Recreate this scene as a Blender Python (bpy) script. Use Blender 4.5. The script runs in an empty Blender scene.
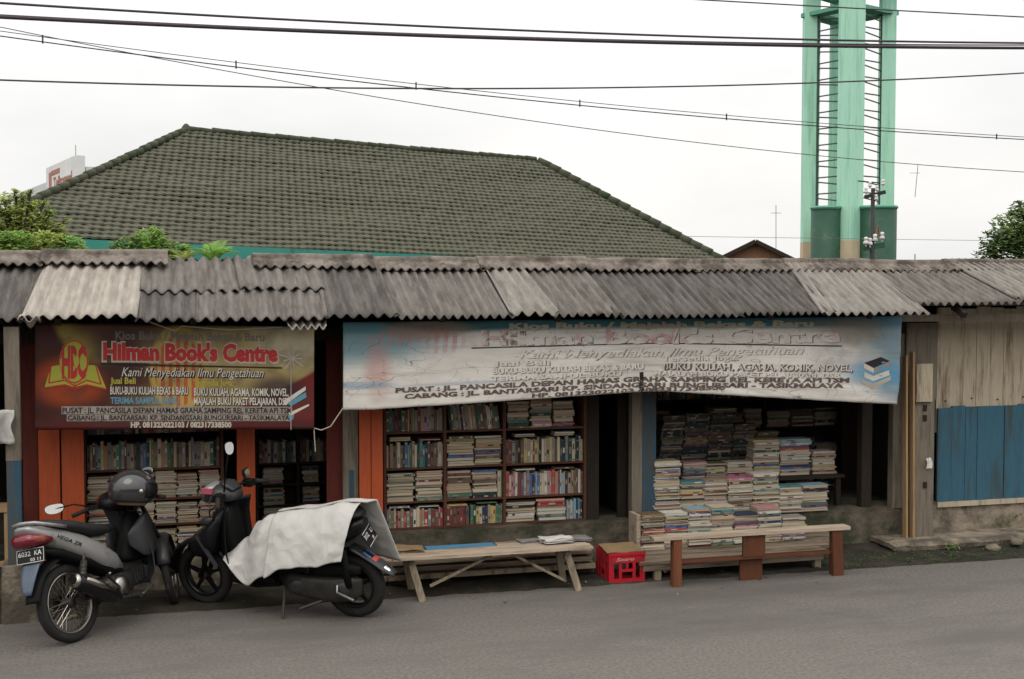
import bpy, math, random
from mathutils import Vector, Matrix, noise
random.seed(11)
R = random.Random(5)
C = bpy.context.scene.collection
SC = bpy.context.scene

# ------------------------------------------------------------------ camera
FOC = 1226.0; CX, CY = 512.0, 339.5
YAW = math.radians(15.6); PIT = -math.atan((339.5-285)/FOC); D0 = 10.8; H = 2.6
def ray(u, v):
    x = (u-CX)/FOC; y = -(v-CY)/FOC
    cp, sp = math.cos(PIT), math.sin(PIT); cy, sy = math.cos(YAW), math.sin(YAW)
    f = (sy*cp, cy*cp, sp); r = (cy, -sy, 0); up = (-sy*sp, -cy*sp, cp)
    return [f[i]+x*r[i]+y*up[i] for i in range(3)]
def P(u, v, Y):                      # photo measurement -> point on the vertical plane y = Y
    d = ray(u, v); t = (Y+D0)/d[1]
    return Vector((d[0]*t, Y, H+d[2]*t))
def X(u, Y, v=450): return P(u, v, Y).x
def Z(u, v, Y): return P(u, v, Y).z
cam = bpy.data.cameras.new("camera"); co = bpy.data.objects.new("camera", cam); C.objects.link(co)
co.location = (0, -D0, H); co.rotation_euler = (math.radians(90)+PIT, 0, -YAW)
cam.sensor_width = 36; cam.lens = FOC/1024*36; cam.clip_end = 2000; cam.clip_start = 0.05
SC.camera = co

# ------------------------------------------------------------------ materials
MATS = {}
def mat(name, c1, c2=None, scale=6, rough=.8, bump=0, metal=0, stretch=(1, 1, 1), dirt=None, dirt_scale=1.5, dirt_amt=.5,
        detail=5, spec=.3, bscale=None, contrast=.25, trans=0, dstretch=(1, 1, 1)):
    if name in MATS: return MATS[name]
    m = bpy.data.materials.new(name); m.use_nodes = True; nt = m.node_tree; N = nt.nodes; L = nt.links
    b = N['Principled BSDF']; b.inputs['Roughness'].default_value = rough; b.inputs['Metallic'].default_value = metal
    b.inputs['Specular IOR Level'].default_value = spec
    tc = N.new('ShaderNodeTexCoord'); mp = N.new('ShaderNodeMapping'); mp.inputs['Scale'].default_value = stretch
    L.new(tc.outputs['Object'], mp.inputs['Vector'])
    oi = N.new('ShaderNodeObjectInfo'); ad = N.new('ShaderNodeVectorMath'); ad.operation = 'ADD'
    sc = N.new('ShaderNodeVectorMath'); sc.operation = 'SCALE'; sc.inputs['Scale'].default_value = 37
    cb = N.new('ShaderNodeCombineXYZ'); L.new(oi.outputs['Random'], cb.inputs[0]); L.new(oi.outputs['Random'], cb.inputs[1])
    L.new(cb.outputs[0], sc.inputs[0]); L.new(mp.outputs[0], ad.inputs[0]); L.new(sc.outputs[0], ad.inputs[1])
    vec = ad.outputs[0]
    n = N.new('ShaderNodeTexNoise'); n.inputs['Scale'].default_value = scale; n.inputs['Detail'].default_value = detail
    n.inputs['Roughness'].default_value = .65
    L.new(vec, n.inputs['Vector'])
    rp = N.new('ShaderNodeValToRGB'); e = rp.color_ramp.elements
    c2 = c2 or tuple(x*.75 for x in c1)
    e[0].position = .5-contrast; e[0].color = (*c2, 1); e[1].position = .5+contrast; e[1].color = (*c1, 1)
    L.new(n.outputs['Fac'], rp.inputs['Fac']); col = rp.outputs['Color']
    if dirt:
        mp2 = N.new('ShaderNodeMapping'); mp2.inputs['Scale'].default_value = dstretch; L.new(ad.outputs[0], mp2.inputs['Vector'])
        n2 = N.new('ShaderNodeTexNoise'); n2.inputs['Scale'].default_value = dirt_scale; n2.inputs['Detail'].default_value = 8
        n2.inputs['Roughness'].default_value = .7
        L.new(mp2.outputs[0], n2.inputs['Vector'])
        r2 = N.new('ShaderNodeValToRGB'); e = r2.color_ramp.elements
        p = .72-dirt_amt*.4
        e[0].position = p-.06; e[0].color = (0, 0, 0, 1); e[1].position = p+.09; e[1].color = (1, 1, 1, 1)
        L.new(n2.outputs['Fac'], r2.inputs['Fac'])
        mx = N.new('ShaderNodeMix'); mx.data_type = 'RGBA'; mx.inputs[7].default_value = (*dirt, 1)
        L.new(r2.outputs['Color'], mx.inputs[0]); L.new(col, mx.inputs[6]); col = mx.outputs[2]
    L.new(col, b.inputs['Base Color'])
    if bump:
        bp = N.new('ShaderNodeBump'); bp.inputs['Strength'].default_value = min(1, bump); bp.inputs['Distance'].default_value = .01
        nb = n
        if bscale:
            nb = N.new('ShaderNodeTexNoise'); nb.inputs['Scale'].default_value = bscale; nb.inputs['Detail'].default_value = 4
            L.new(vec, nb.inputs['Vector'])
        L.new(nb.outputs['Fac'], bp.inputs['Height']); L.new(bp.outputs[0], b.inputs['Normal'])
    if trans:
        b.inputs['Transmission Weight'].default_value = trans
    MATS[name] = m
    return m

def wood(name, c1, c2, axis='x', dirt=None, da=.4, rough=.8):
    st = {'x': (1, 9, 9), 'z': (9, 9, 1), 'y': (9, 1, 9)}[axis]
    return mat(name, c1, c2, 5, rough, .5, stretch=st, dirt=dirt, dirt_scale=1.0, dirt_amt=da, detail=8)

asphalt = mat('asphalt', (.15, .139, .125), (.092, .084, .075), 38, .8, 1, bscale=45, dirt=(.092, .085, .077), dirt_scale=.9, dirt_amt=.5, contrast=.13, dstretch=(.35, 1, 1))
dirtm = mat('verge soil', (.048, .038, .028), (.022, .018, .013), 9, .95, 1, dirt=(.018, .018, .011), dirt_scale=3, dirt_amt=.6)
sheetm_ = 0
sheetm = [mat('fibre cement sheet %d' % i, c, tuple(x*.62 for x in c), 9, .9, .6, stretch=(2, .6, 1), dirt=d, dirt_scale=5.5, dirt_amt=a, dstretch=(1.6, .35, 1), bscale=60)
          for i, (c, d, a) in enumerate([((.13, .12, .108), (.06, .053, .047), .55), ((.39, .355, .31), (.24, .215, .185), .45),
                                         ((.18, .165, .148), (.09, .08, .071), .52), ((.265, .245, .22), (.14, .127, .112), .5)])]
capm = mat('ridge cap cement', (.22, .19, .165), (.12, .10, .085), 7, .95, .6, dirt=(.06, .05, .04), dirt_scale=4, dirt_amt=.6)
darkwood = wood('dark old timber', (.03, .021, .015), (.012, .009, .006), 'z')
darkwall = mat('near black wall boards', (.02, .015, .011), (.009, .007, .005), 3, .9, .3, stretch=(6, 6, 1))  # near-black base with upright grain streaks
orange = wood('orange painted boards', (.44, .085, .026), (.33, .058, .018), 'z', dirt=(.16, .035, .015), da=.35, rough=.55)
maroonw = wood('dark red painted timber', (.12, .02, .012), (.07, .014, .01), 'z')
greywood = wood('grey weathered post', (.21, .18, .14), (.12, .10, .075), 'z', dirt=(.06, .05, .038))
bluewood = wood('blue painted timber', (.03, .085, .13), (.022, .055, .08), 'z', dirt=(.07, .06, .045), da=.5)
bluepl = wood('worn blue painted planks', (.045, .13, .185), (.03, .09, .13), 'z', dirt=(.05, .065, .065), da=.42)
natpl = wood('bare timber planks', (.50, .43, .325), (.37, .305, .22), 'z', dirt=(.13, .095, .06), da=.35)
newpl = wood('fresh pine plank', (.38, .25, .13), (.26, .165, .085), 'z', dirt=(.2, .12, .06), da=.2)
oldx = wood('weathered bench timber', (.26, .205, .15), (.13, .10, .07), 'x', dirt=(.06, .05, .035), da=.5)
palex = wood('pale scuffed timber', (.42, .34, .26), (.27, .21, .155), 'x', dirt=(.14, .10, .07), da=.4)
legm = wood('pale timber legs', (.33, .27, .19), (.19, .15, .10), 'z', dirt=(.08, .06, .04), da=.4)
redx = wood('red brown bench timber', (.13, .045, .02), (.08, .027, .014), 'x', dirt=(.3, .22, .16), da=.15)
redz = wood('red brown bench post', (.12, .042, .018), (.075, .026, .013), 'z', dirt=(.07, .03, .02), da=.3)
redlight = wood('orange brown bench post', (.20, .07, .028), (.13, .045, .02), 'z', dirt=(.1, .04, .025), da=.3)
bluex = wood('blue painted bench top', (.06, .21, .34), (.045, .14, .24), 'x', dirt=(.12, .12, .1), da=.3)
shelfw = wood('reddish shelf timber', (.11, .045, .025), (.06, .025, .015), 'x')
concrete = mat('old plinth render', (.145, .12, .092), (.075, .062, .047), 4, .95, 1, dirt=(.038, .04, .024), dirt_scale=2.2, dirt_amt=.6, bscale=25)
concrete2 = mat('peeling plinth render', (.33, .28, .215), (.20, .165, .125), 4, .95, 1, dirt=(.085, .072, .055), dirt_scale=2.3, dirt_amt=.62, bscale=25)
brick = mat('exposed stone', (.11, .09, .07), (.05, .042, .034), 10, .95, 1)
blackp = mat('black plastic', (.008, .008, .008), (.005, .005, .005), 8, .6, spec=.12)
blackg = mat('gloss black paint', (.008, .008, .009), (.006, .006, .007), 8, .3, spec=.25)
silverp = mat('silver grey paint', (.30, .295, .285), (.24, .235, .23), 5, .34, metal=.3, spec=.5, dirt=(.11, .105, .1), dirt_scale=6, dirt_amt=.25)
greyp = mat('dark grey fairing', (.038, .038, .04), (.028, .028, .03), 5, .35, spec=.3)
rubber = mat('tyre rubber', (.02, .019, .018), (.012, .012, .011), 20, .85, .4, dirt=(.06, .05, .04), dirt_scale=8, dirt_amt=.2)
chrome = mat('chrome', (.36, .34, .32), (.22, .2, .18), 8, .3, metal=1)
metald = mat('dirty engine metal', (.07, .066, .06), (.025, .023, .021), 12, .5, metal=.5)
redlamp = mat('red lamp lens', (.16, .008, .02), (.10, .006, .012), 5, .12, spec=.6)
whitep = mat('white paint', (.75, .75, .73), None, 6, .5)
mirrorm = mat('mirror glass', (.8, .82, .82), (.75, .76, .77), 5, .08, metal=1)
seatm = mat('seat vinyl', (.02, .02, .021), (.013, .013, .014), 14, .55, .3)
bluegrey = mat('blue grey mud flap', (.10, .13, .18), (.07, .09, .12), 6, .4)
tarpm = mat('white tarpaulin', (.44, .43, .405), (.40, .39, .37), 3, .45, .12, dirt=(.50, .485, .45), dirt_scale=2.0, dirt_amt=.2, bscale=30)
red_pl = mat('red crate plastic', (.48, .014, .03), (.34, .01, .02), 7, .45, dirt=(.12, .02, .02), dirt_scale=5, dirt_amt=.25)
card = mat('brown cardboard', (.25, .17, .09), (.17, .115, .06), 6, .9, dirt=(.09, .065, .04), dirt_scale=3, dirt_amt=.3)
paper = mat('newsprint', (.55, .53, .49), (.38, .37, .35), 30, .9)
paperdark = mat('grey newsprint', (.20, .19, .18), (.12, .115, .11), 40, .9)
steelwire = mat('black cable', (.03, .025, .03), (.02, .018, .02), 10, .6)
wirepurp = mat('weathered cable', (.07, .055, .065), (.05, .04, .05), 10, .7)
tealf = mat('teal fascia paint', (.05, .27, .22), (.035, .20, .17), 2, .6, dirt=(.03, .12, .10), dirt_scale=3, dirt_amt=.3)
mint = mat('mint green tower paint', (.40, .70, .54), (.34, .63, .48), .6, .6, dirt=(.24, .50, .37), dirt_scale=2.2, dirt_amt=.42, dstretch=(2.5, 2.5, .16))
mintd = mat('darker green tower trim', (.12, .36, .25), (.09, .27, .19), 1, .6)
drumg = mat('dark green panels', (.025, .085, .05), (.014, .045, .028), 1.6, .6, dirt=(.06, .12, .07), dirt_scale=1.2, dirt_amt=.3)
beige = mat('beige tower base', (.55, .47, .32), (.42, .36, .25), 2, .7)
tiles = mat('mossy clay roof tiles', (.100, .092, .066), (.048, .056, .036), 7, .95, .6, dirt=(.04, .046, .03), dirt_scale=6, dirt_amt=.22, detail=8, contrast=.3)
tilecap = mat('mossy ridge tiles', (.085, .08, .06), (.035, .045, .025), 6, .95, .6, dirt=(.03, .045, .02), dirt_scale=3, dirt_amt=.5)
wallm = mat('grey green house wall', (.35, .38, .33), None, 2, .9)  # one grey green tone, mottled at random
redtile = mat('red clay roof tiles', (.24, .10, .08), (.15, .065, .055), 3, .9, .5)
gablew = mat('varnished gable boards', (.26, .13, .07), (.18, .09, .05), 3, .7, stretch=(6, 6, 1))
farwall = mat('pale grey tower block render', (.55, .56, .55), (.48, .49, .49), .3, .9)
farwhite = mat('white sign board', (.75, .75, .74), None, .4, .8)
farred = mat('faded brown red sign paint', (.42, .18, .14), None, 2, .8)
leafA = mat('yellow green leaves', (.44, .50, .13), (.26, .33, .08), 3, .6, trans=0)
leafB = mat('mid green leaves', (.22, .31, .09), (.12, .18, .05), 3, .6)
leafC = mat('dark green leaves', (.12, .19, .07), (.07, .12, .045), 2, .6)
leafD = mat('bright fern leaves', (.30, .50, .11), (.18, .34, .07), 4, .55)
barkm = mat('bark', (.12, .085, .06), (.06, .045, .03), 9, .95, .6)
moss = mat('moss', (.04, .065, .02), (.025, .035, .015), 9, 1, 1)
stonem = mat('pale stone', (.22, .185, .14), (.12, .10, .075), 9, .9, .8)
for m in (leafA, leafB, leafC, leafD):
    nt = m.node_tree; b = nt.nodes['Principled BSDF']; tr = nt.nodes.new('ShaderNodeBsdfTranslucent'); mx = nt.nodes.new('ShaderNodeMixShader')
    mx.inputs[0].default_value = .5; out = nt.nodes['Material Output']
    src = b.inputs['Base Color'].links[0].from_socket; nt.links.new(src, tr.inputs['Color'])
    nt.links.new(b.outputs[0], mx.inputs[1]); nt.links.new(tr.outputs[0], mx.inputs[2]); nt.links.new(mx.outputs[0], out.inputs['Surface'])

# sharp creases in the plastic sheet
nt = tarpm.node_tree; N_ = nt.nodes; bp_ = [n for n in N_ if n.type == 'BUMP'][0]
tc_ = N_.new('ShaderNodeTexCoord'); n0_ = N_.new('ShaderNodeTexNoise'); n0_.inputs['Scale'].default_value = 4
va_ = N_.new('ShaderNodeMixRGB'); va_.inputs[0].default_value = .25; vo_ = N_.new('ShaderNodeTexVoronoi'); vo_.feature = 'F1'; vo_.inputs['Scale'].default_value = 11
nt.links.new(tc_.outputs['Object'], n0_.inputs['Vector']); nt.links.new(tc_.outputs['Object'], va_.inputs[1]); nt.links.new(n0_.outputs['Color'], va_.inputs[2])
nt.links.new(va_.outputs[0], vo_.inputs['Vector']); b2_ = N_.new('ShaderNodeBump'); b2_.inputs['Strength'].default_value = .55; b2_.inputs['Distance'].default_value = .02
nt.links.new(vo_.outputs['Distance'], b2_.inputs['Height']); nt.links.new(bp_.outputs[0], b2_.inputs['Normal']); nt.links.new(b2_.outputs[0], N_['Principled BSDF'].inputs['Normal'])

# ------------------------------------------------------------------ mesh builder
LOC = {}
class MB:
    def __init__(s): s.v = []; s.f = []; s.mi = []; s.uv = {}; s.M = None
    def _a(s, pts, faces, mi=0):
        k = len(s.v)
        s.v += [tuple(s.M @ Vector(p)) if s.M is not None else tuple(p) for p in pts]
        s.f += [tuple(i+k for i in f) for f in faces]; s.mi += [mi]*len(faces); return s
    def box(s, a, b, mi=0, jit=0):
        x0, y0, z0 = a; x1, y1, z1 = b
        p = [(x0, y0, z0), (x1, y0, z0), (x1, y1, z0), (x0, y1, z0), (x0, y0, z1), (x1, y0, z1), (x1, y1, z1), (x0, y1, z1)]
        if jit: p = [tuple(c+R.uniform(-jit, jit) for c in q) for q in p]
        return s._a(p, [(0, 3, 2, 1), (4, 5, 6, 7), (0, 1, 5, 4), (1, 2, 6, 5), (2, 3, 7, 6), (3, 0, 4, 7)], mi)
    def beam(s, p, q, w, h, mi=0, up=(0, 0, 1), w2=None, h2=None):
        p, q = Vector(p), Vector(q); d = (q-p).normalized(); up = Vector(up)
        if abs(d.dot(up)) > .98: up = Vector((0, 1, 0))
        sx = d.cross(up).normalized(); sz = sx.cross(d).normalized(); w2 = w2 or w; h2 = h2 or h; pts = []
        for c, ww, hh in ((p, w, h), (q, w2, h2)):
            for a, b in ((-1, -1), (1, -1), (1, 1), (-1, 1)): pts.append(c+sx*a*ww/2+sz*b*hh/2)
        return s._a(pts, [(0, 3, 2, 1), (4, 5, 6, 7), (0, 1, 5, 4), (1, 2, 6, 5), (2, 3, 7, 6), (3, 0, 4, 7)], mi)
    def tube(s, pts, r, seg=8, mi=0, cap=True):
        pts = [Vector(p) for p in pts]; n = len(pts); rs = r if isinstance(r, (list, tuple)) else [r]*n
        vs = []; prev = None
        for i, p in enumerate(pts):
            t = (pts[min(i+1, n-1)]-pts[max(i-1, 0)]).normalized()
            if prev is None: a = t.cross(Vector((0, 0, 1)) if abs(t.z) < .9 else Vector((1, 0, 0))).normalized()
            else: a = (prev-t*prev.dot(t)).normalized()
            prev = a; b = t.cross(a)
            vs += [p+(a*math.cos(k*2*math.pi/seg)+b*math.sin(k*2*math.pi/seg))*rs[i] for k in range(seg)]
        fs = [(i*seg+k, i*seg+(k+1) % seg, (i+1)*seg+(k+1) % seg, (i+1)*seg+k) for i in range(n-1) for k in range(seg)]
        if cap: fs += [tuple(range(seg-1, -1, -1)), tuple((n-1)*seg+k for k in range(seg))]
        return s._a(vs, fs, mi)
    def lathe(s, prof, c, axis='z', seg=24, mi=0, a0=0, a1=2*math.pi):
        c = Vector(c); vs = []; n = len(prof); full = abs(a1-a0-2*math.pi) < 1e-6; m = seg if full else seg+1
        for k in range(m):
            a = a0+(a1-a0)*k/seg
            for r, h in prof:
                x, y = r*math.cos(a), r*math.sin(a)
                vs.append(c+Vector({'z': (x, y, h), 'y': (x, h, y), 'x': (h, x, y)}[axis]))
        fs = [(k*n+i, ((k+1) % m)*n+i, ((k+1) % m)*n+i+1, k*n+i+1) for k in range(seg) for i in range(n-1)]
        return s._a(vs, fs, mi)
    def loft(s, secs, seg=14, mi=0, e=2.6):
        # sections (x, y, z, halfwidth_y, halfheight, tilt): closed superellipse rings across x
        vs = []; n = len(secs)
        for (x, y, z, w, h, t) in secs:
            for k in range(seg):
                a = 2*math.pi*k/seg; ca, sa = math.cos(a), math.sin(a)
                py = w*math.copysign(abs(ca)**(2/e), ca); ph = h*math.copysign(abs(sa)**(2/e), sa)
                vs.append((x-ph*math.sin(t), y+py, z+ph*math.cos(t)))
        fs = [(i*seg+k, (i+1)*seg+k, (i+1)*seg+(k+1) % seg, i*seg+(k+1) % seg) for i in range(n-1) for k in range(seg)]
        fs += [tuple(range(seg)), tuple((n-1)*seg+k for k in range(seg-1, -1, -1))]
        return s._a(vs, fs, mi)
    def grid(s, fn, nu, nv, mi=0):
        pts = [fn(i/nu, j/nv) for j in range(nv+1) for i in range(nu+1)]
        k = len(s.v)
        s._a(pts, [(j*(nu+1)+i, j*(nu+1)+i+1, (j+1)*(nu+1)+i+1, (j+1)*(nu+1)+i) for j in range(nv) for i in range(nu)], mi)
        for j in range(nv+1):
            for i in range(nu+1): s.uv[k+j*(nu+1)+i] = (i/nu, j/nv)
        return s
    def prism(s, poly, fn, d, mi=0):       # poly 2-D, fn(x,y,depth) -> point
        n = len(poly)
        return s._a([fn(x, y, 0) for x, y in poly]+[fn(x, y, d) for x, y in poly],
                    [tuple(range(n)), tuple(range(2*n-1, n-1, -1))]+[(i, i+n, (i+1) % n+n, (i+1) % n) for i in range(n)], mi)
    def build(s, name, mats, parent=None, smooth=False, local=False, solid=0, subd=0, autos=None, origin=None):
        me = bpy.data.meshes.new(name)
        if parent is not None and not local: off = Vector(LOC.get(parent.name, (0, 0, 0)))
        elif origin is not None: off = Vector(origin)
        elif parent is None and not local:
            xs = [p[0] for p in s.v]; ys = [p[1] for p in s.v]; off = Vector(((min(xs)+max(xs))/2, (min(ys)+max(ys))/2, min(p[2] for p in s.v)))
        else: off = Vector((0, 0, 0))
        me.from_pydata([(p[0]-off[0], p[1]-off[1], p[2]-off[2]) for p in s.v], [], s.f)
        ml = mats if isinstance(mats, (list, tuple)) else [mats]
        for m in ml: me.materials.append(m)
        me.polygons.foreach_set('material_index', s.mi)
        if s.uv:
            ul = me.uv_layers.new(name='UVMap')
            for lp in me.loops: ul.data[lp.index].uv = s.uv.get(lp.vertex_index, (0, 0))
        if smooth: me.polygons.foreach_set('use_smooth', [True]*len(me.polygons))
        o = bpy.data.objects.new(name, me); C.objects.link(o)
        if parent is not None:
            o.parent = parent; LOC[o.name] = tuple(off) if not local else LOC.get(parent.name, (0, 0, 0))
        else:
            o.location = off; LOC[o.name] = tuple(off)
        if solid:
            md = o.modifiers.new('s', 'SOLIDIFY'); md.thickness = solid; md.offset = 0
        if subd:
            md = o.modifiers.new('u', 'SUBSURF'); md.levels = subd; md.render_levels = subd
        if autos is not None:
            me.polygons.foreach_set('use_smooth', [True]*len(me.polygons))
            md = o.modifiers.new('e', 'EDGE_SPLIT'); md.split_angle = math.radians(autos)
        return o
def tag(o, label=None, cat=None, group=None, kind=None):
    if label: o['label'] = label
    if cat: o['category'] = cat
    if group: o['group'] = group
    if kind: o['kind'] = kind
    return o
def thing(name, label, cat, loc=(0, 0, 0), group=None, rot=(0, 0, 0)):
    o = bpy.data.objects.new(name, None); C.objects.link(o); o.location = loc; o.rotation_euler = rot
    o.empty_display_size = .1; LOC[o.name] = tuple(loc)
    return tag(o, label, cat, group)
def nz(x, y=0, z=0): return noise.noise(Vector((x, y, z)))

# ------------------------------------------------------------------ text
def text_geo(body, w, h, bold=0, shear=0):
    cu = bpy.data.curves.new('t', 'FONT'); cu.body = body; cu.size = 1; cu.offset = bold; cu.shear = shear; cu.resolution_u = 2; cu.fill_mode = 'FRONT'
    o = bpy.data.objects.new('t', cu); C.objects.link(o); bpy.context.view_layer.update()
    me = o.to_mesh(); vs = [tuple(v.co) for v in me.vertices]; fs = [tuple(p.vertices) for p in me.polygons]
    o.to_mesh_clear(); bpy.data.objects.remove(o); bpy.data.curves.remove(cu)
    x0 = min(v[0] for v in vs); x1 = max(v[0] for v in vs); y0, y1 = -.02, .73
    return [((v[0]-x0)/(x1-x0)*w, (v[1]-y0)/(y1-y0)*h) for v in vs], fs

# ------------------------------------------------------------------ world, sun
w = bpy.data.worlds.new("World"); SC.world = w; w.use_nodes = True; nt = w.node_tree; N = nt.nodes; L = nt.links
bg = N['Background']; sky = N.new('ShaderNodeTexSky'); sky.sky_type = 'NISHITA'; sky.sun_disc = False
SUN_EL, SUN_AZ = math.radians(58), math.radians(205)
sky.sun_elevation = SUN_EL; sky.sun_rotation = SUN_AZ; sky.air_density = 1; sky.dust_density = 3
tc = N.new('ShaderNodeTexCoord'); mp = N.new('ShaderNodeMapping'); mp.inputs['Scale'].default_value = (1, 1, 2.5)
L.new(tc.outputs['Generated'], mp.inputs['Vector'])
n = N.new('ShaderNodeTexNoise'); n.inputs['Scale'].default_value = 2.2; n.inputs['Detail'].default_value = 6
L.new(mp.outputs[0], n.inputs['Vector'])
rp = N.new('ShaderNodeValToRGB'); rp.color_ramp.elements[0].position = .34; rp.color_ramp.elements[1].position = .6
rp.color_ramp.elements[0].color = (8.8, 8.8, 8.75, 1); rp.color_ramp.elements[1].color = (10.9, 10.7, 10.4, 1)
L.new(n.outputs['Fac'], rp.inputs['Fac'])
# overcast dome: brighter overhead than at the horizon
sx = N.new('ShaderNodeSeparateXYZ'); L.new(tc.outputs['Generated'], sx.inputs[0])
mr = N.new('ShaderNodeMapRange'); mr.inputs[1].default_value = .12; mr.inputs[2].default_value = 1; mr.inputs[3].default_value = 1; mr.inputs[4].default_value = 2.5; L.new(sx.outputs[2], mr.inputs[0])
vm = N.new('ShaderNodeVectorMath'); vm.operation = 'SCALE'; L.new(rp.outputs[0], vm.inputs[0]); L.new(mr.outputs[0], vm.inputs['Scale'])
mx = N.new('ShaderNodeMix'); mx.data_type = 'RGBA'; mx.inputs[0].default_value = .93
L.new(sky.outputs[0], mx.inputs[6]); L.new(vm.outputs[0], mx.inputs[7]); L.new(mx.outputs[2], bg.inputs['Color'])
bg.inputs['Strength'].default_value = .1
sun = bpy.data.lights.new('sun', 'SUN'); so = bpy.data.objects.new('sun', sun); C.objects.link(so)
sun.energy = .85; sun.angle = math.radians(35); sun.color = (1, .91, .78)
sd = Vector((math.sin(SUN_AZ)*math.cos(SUN_EL), math.cos(SUN_AZ)*math.cos(SUN_EL), math.sin(SUN_EL)))
so.rotation_euler = sd.to_track_quat('Z', 'Y').to_euler()
vs_ = SC.view_settings; vs_.view_transform = 'Standard'; vs_.look = 'None'; vs_.exposure = 0; vs_.gamma = 1

# ------------------------------------------------------------------ ground, road
g = MB(); g._a([(-600, -600, -.03), (600, -600, -.03), (600, 900, -.03), (-600, 900, -.03)], [(0, 1, 2, 3)])
tag(g.build('ground', dirtm), 'dark bare soil around and behind the stalls', kind='structure')
def roadedge(x): return -.80-.035*x*.6-.03*nz(x*1.3, 3)-.04*nz(x*5, 9)-.02*nz(x*17, 2)
rd = MB()
xs = [-60]+[-4+i*.06 for i in range(260)]+[60]
top = [(x, roadedge(x) if -4 <= x <= 12 else -1.0, .0) for x in xs]
bot = [(x, -9, 0) for x in xs]
nn = len(xs); rd._a(top+bot, [(i, i+nn, i+1+nn, i+1) for i in range(nn-1)])
tag(rd.build('road', asphalt), 'grey asphalt street in front of the book stalls', kind='structure')
vg = MB()
def vfn(u, v):
    x = -4+u*16; y = -1.35+v*1.6
    e = roadedge(x); z = -.012
    if y > e: z = min(.03, (y-e)*.25)*(.6+.8*nz(x*4, y*4))+.022*max(0, nz(x*11, y*11))
    return (x, y, z-.006 if y <= e else z)
vg.grid(vfn, 400, 40); vg.uv = {}
tag(vg.build('verge', dirtm, smooth=True), 'rough dark soil strip along the foot of the stalls', kind='structure')

# ------------------------------------------------------------------ stall building
ST = thing('stall_row', 'long low row of timber book stalls under a corrugated roof', 'building', (3, 0, 0))
PZ = .37
pl = MB()
def plinth(x0, x1, top, y0, mat_, name, z0=-.05, seed=0):
    b = MB(); nx = int((x1-x0)/.06)+1
    b.grid(lambda u, v: (x0+(x1-x0)*u, y0-.012*nz((x0+(x1-x0)*u)*6, v*5, seed)-.02*(1-v)*(1-v), z0+(top-z0)*v+(.008*nz(u*nx*.2, 5, seed) if v == 1 else 0)), nx, 8)
    k = len(b.v)-(nx+1)
    b.uv = {}
    b._a([(x0+(x1-x0)*i/nx, y0+.35, b.v[k+i][2]) for i in range(nx+1)], [])
    m = len(b.v)-(nx+1)
    b.f += [(k+i, k+i+1, m+i+1, m+i) for i in range(nx)]; b.mi += [0]*nx
    return b.build(name, mat_, ST, smooth=False)
plinth(-1.9, -.72, .30, -.02, concrete, 'plinth')
plinth(-.72, .55, .345, -.02, concrete2, 'plinth', seed=1)
plinth(.55, 7.28, .375, -.04, concrete, 'plinth', seed=2)
plinth(7.28, 11.5, .36, -.02, concrete2, 'plinth', seed=3)
b = MB(); b.box((-1.9, .3, -.05), (11.5, 3.2, PZ-.01)); b.build('floor_slab', concrete, ST)
# walls
b = MB()
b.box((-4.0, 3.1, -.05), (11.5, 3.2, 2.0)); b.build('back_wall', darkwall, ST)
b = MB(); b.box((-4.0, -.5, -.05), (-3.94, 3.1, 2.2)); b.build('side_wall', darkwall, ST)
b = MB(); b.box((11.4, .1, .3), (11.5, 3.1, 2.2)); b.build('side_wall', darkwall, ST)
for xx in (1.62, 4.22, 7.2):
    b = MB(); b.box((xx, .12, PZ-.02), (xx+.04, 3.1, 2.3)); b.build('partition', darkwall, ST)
# beams / rafters under the roof
b = MB()
b.beam((-4, -.02, 2.17), (7.3, -.02, 2.17), .08, .11); b.build('wall_beam', darkwood, ST)
b = MB(); b.beam((-4, -.52, 2.395), (6.3, -.52, 2.395), .05, .06); b.beam((6.3, -.45, 2.43), (11.5, -.45, 2.43), .05, .06); b.build('eave_beam', greywood, ST)
b = MB()
for i in range(16):
    x = -3.9+i*1.02; b.beam((x, -.68, 2.29+.02), (x, .1, 2.72), .05, .06); b.beam((x, .12, 2.72), (x, 3.1, 1.98), .05, .06)
o = b.build('rafters', darkwood, ST)
b = MB(); b.beam((6.75, -.40, 2.28), (11.5, -.40, 2.28), .03, .07); b.build('eave_board', greywood, ST)

# roof sheets
def sheet(xtl, xtr, xbl, xbr, yt, yb, m, lift=0, zt=None, zb=None, name='roof_sheet', tear=0, amp=.0185, sag=0, pitch=.078):
    b = MB(); wdt = abs(xtr-xtl); nwave = max(1, round(wdt/pitch)); nu = nwave*8; nv = 12; ph = R.random()*6
    s0 = R.random()*50
    def zs(y): return 2.32+(y+.8)*.52 if zt is None else zb+(y-yb)*(zt-zb)/(yt-yb)
    def fn(u, v):
        yb2 = yb+tear*max(0, (abs(nz(u*7+s0, 3))*1.6-.25))
        y = yb2+(yt-yb2)*v; x = (xbl+(xbr-xbl)*u)*(1-v)+(xtl+(xtr-xtl)*u)*v
        z = zs(y)+lift+amp*math.sin(u*nwave*2*math.pi+ph)+.008*nz(x*1.5+s0, y*2)
        y += .006*nz(u*20, s0)
        return (x, y, z-sag*math.sin(v*math.pi))
    b.grid(fn, nu, nv); b.uv = {}
    return b.build(name, sheetm[m], ST, smooth=True, solid=.007)
def xt(u): return X(u, .1, 266)
def xb(u, v, Y=-.8): return X(u, Y, v)
S = lambda ut0, ut1, ub0, ub1, vb, m, lift=0, yt=.12, yb=-.8, **k: sheet(xt(ut0), xt(ut1), xb(ub0, vb, yb), xb(ub1, vb, yb), yt, yb, m, lift, **k)
S(-170, -55, -215, -82, 318, 2, .0, pitch=.098)
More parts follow.
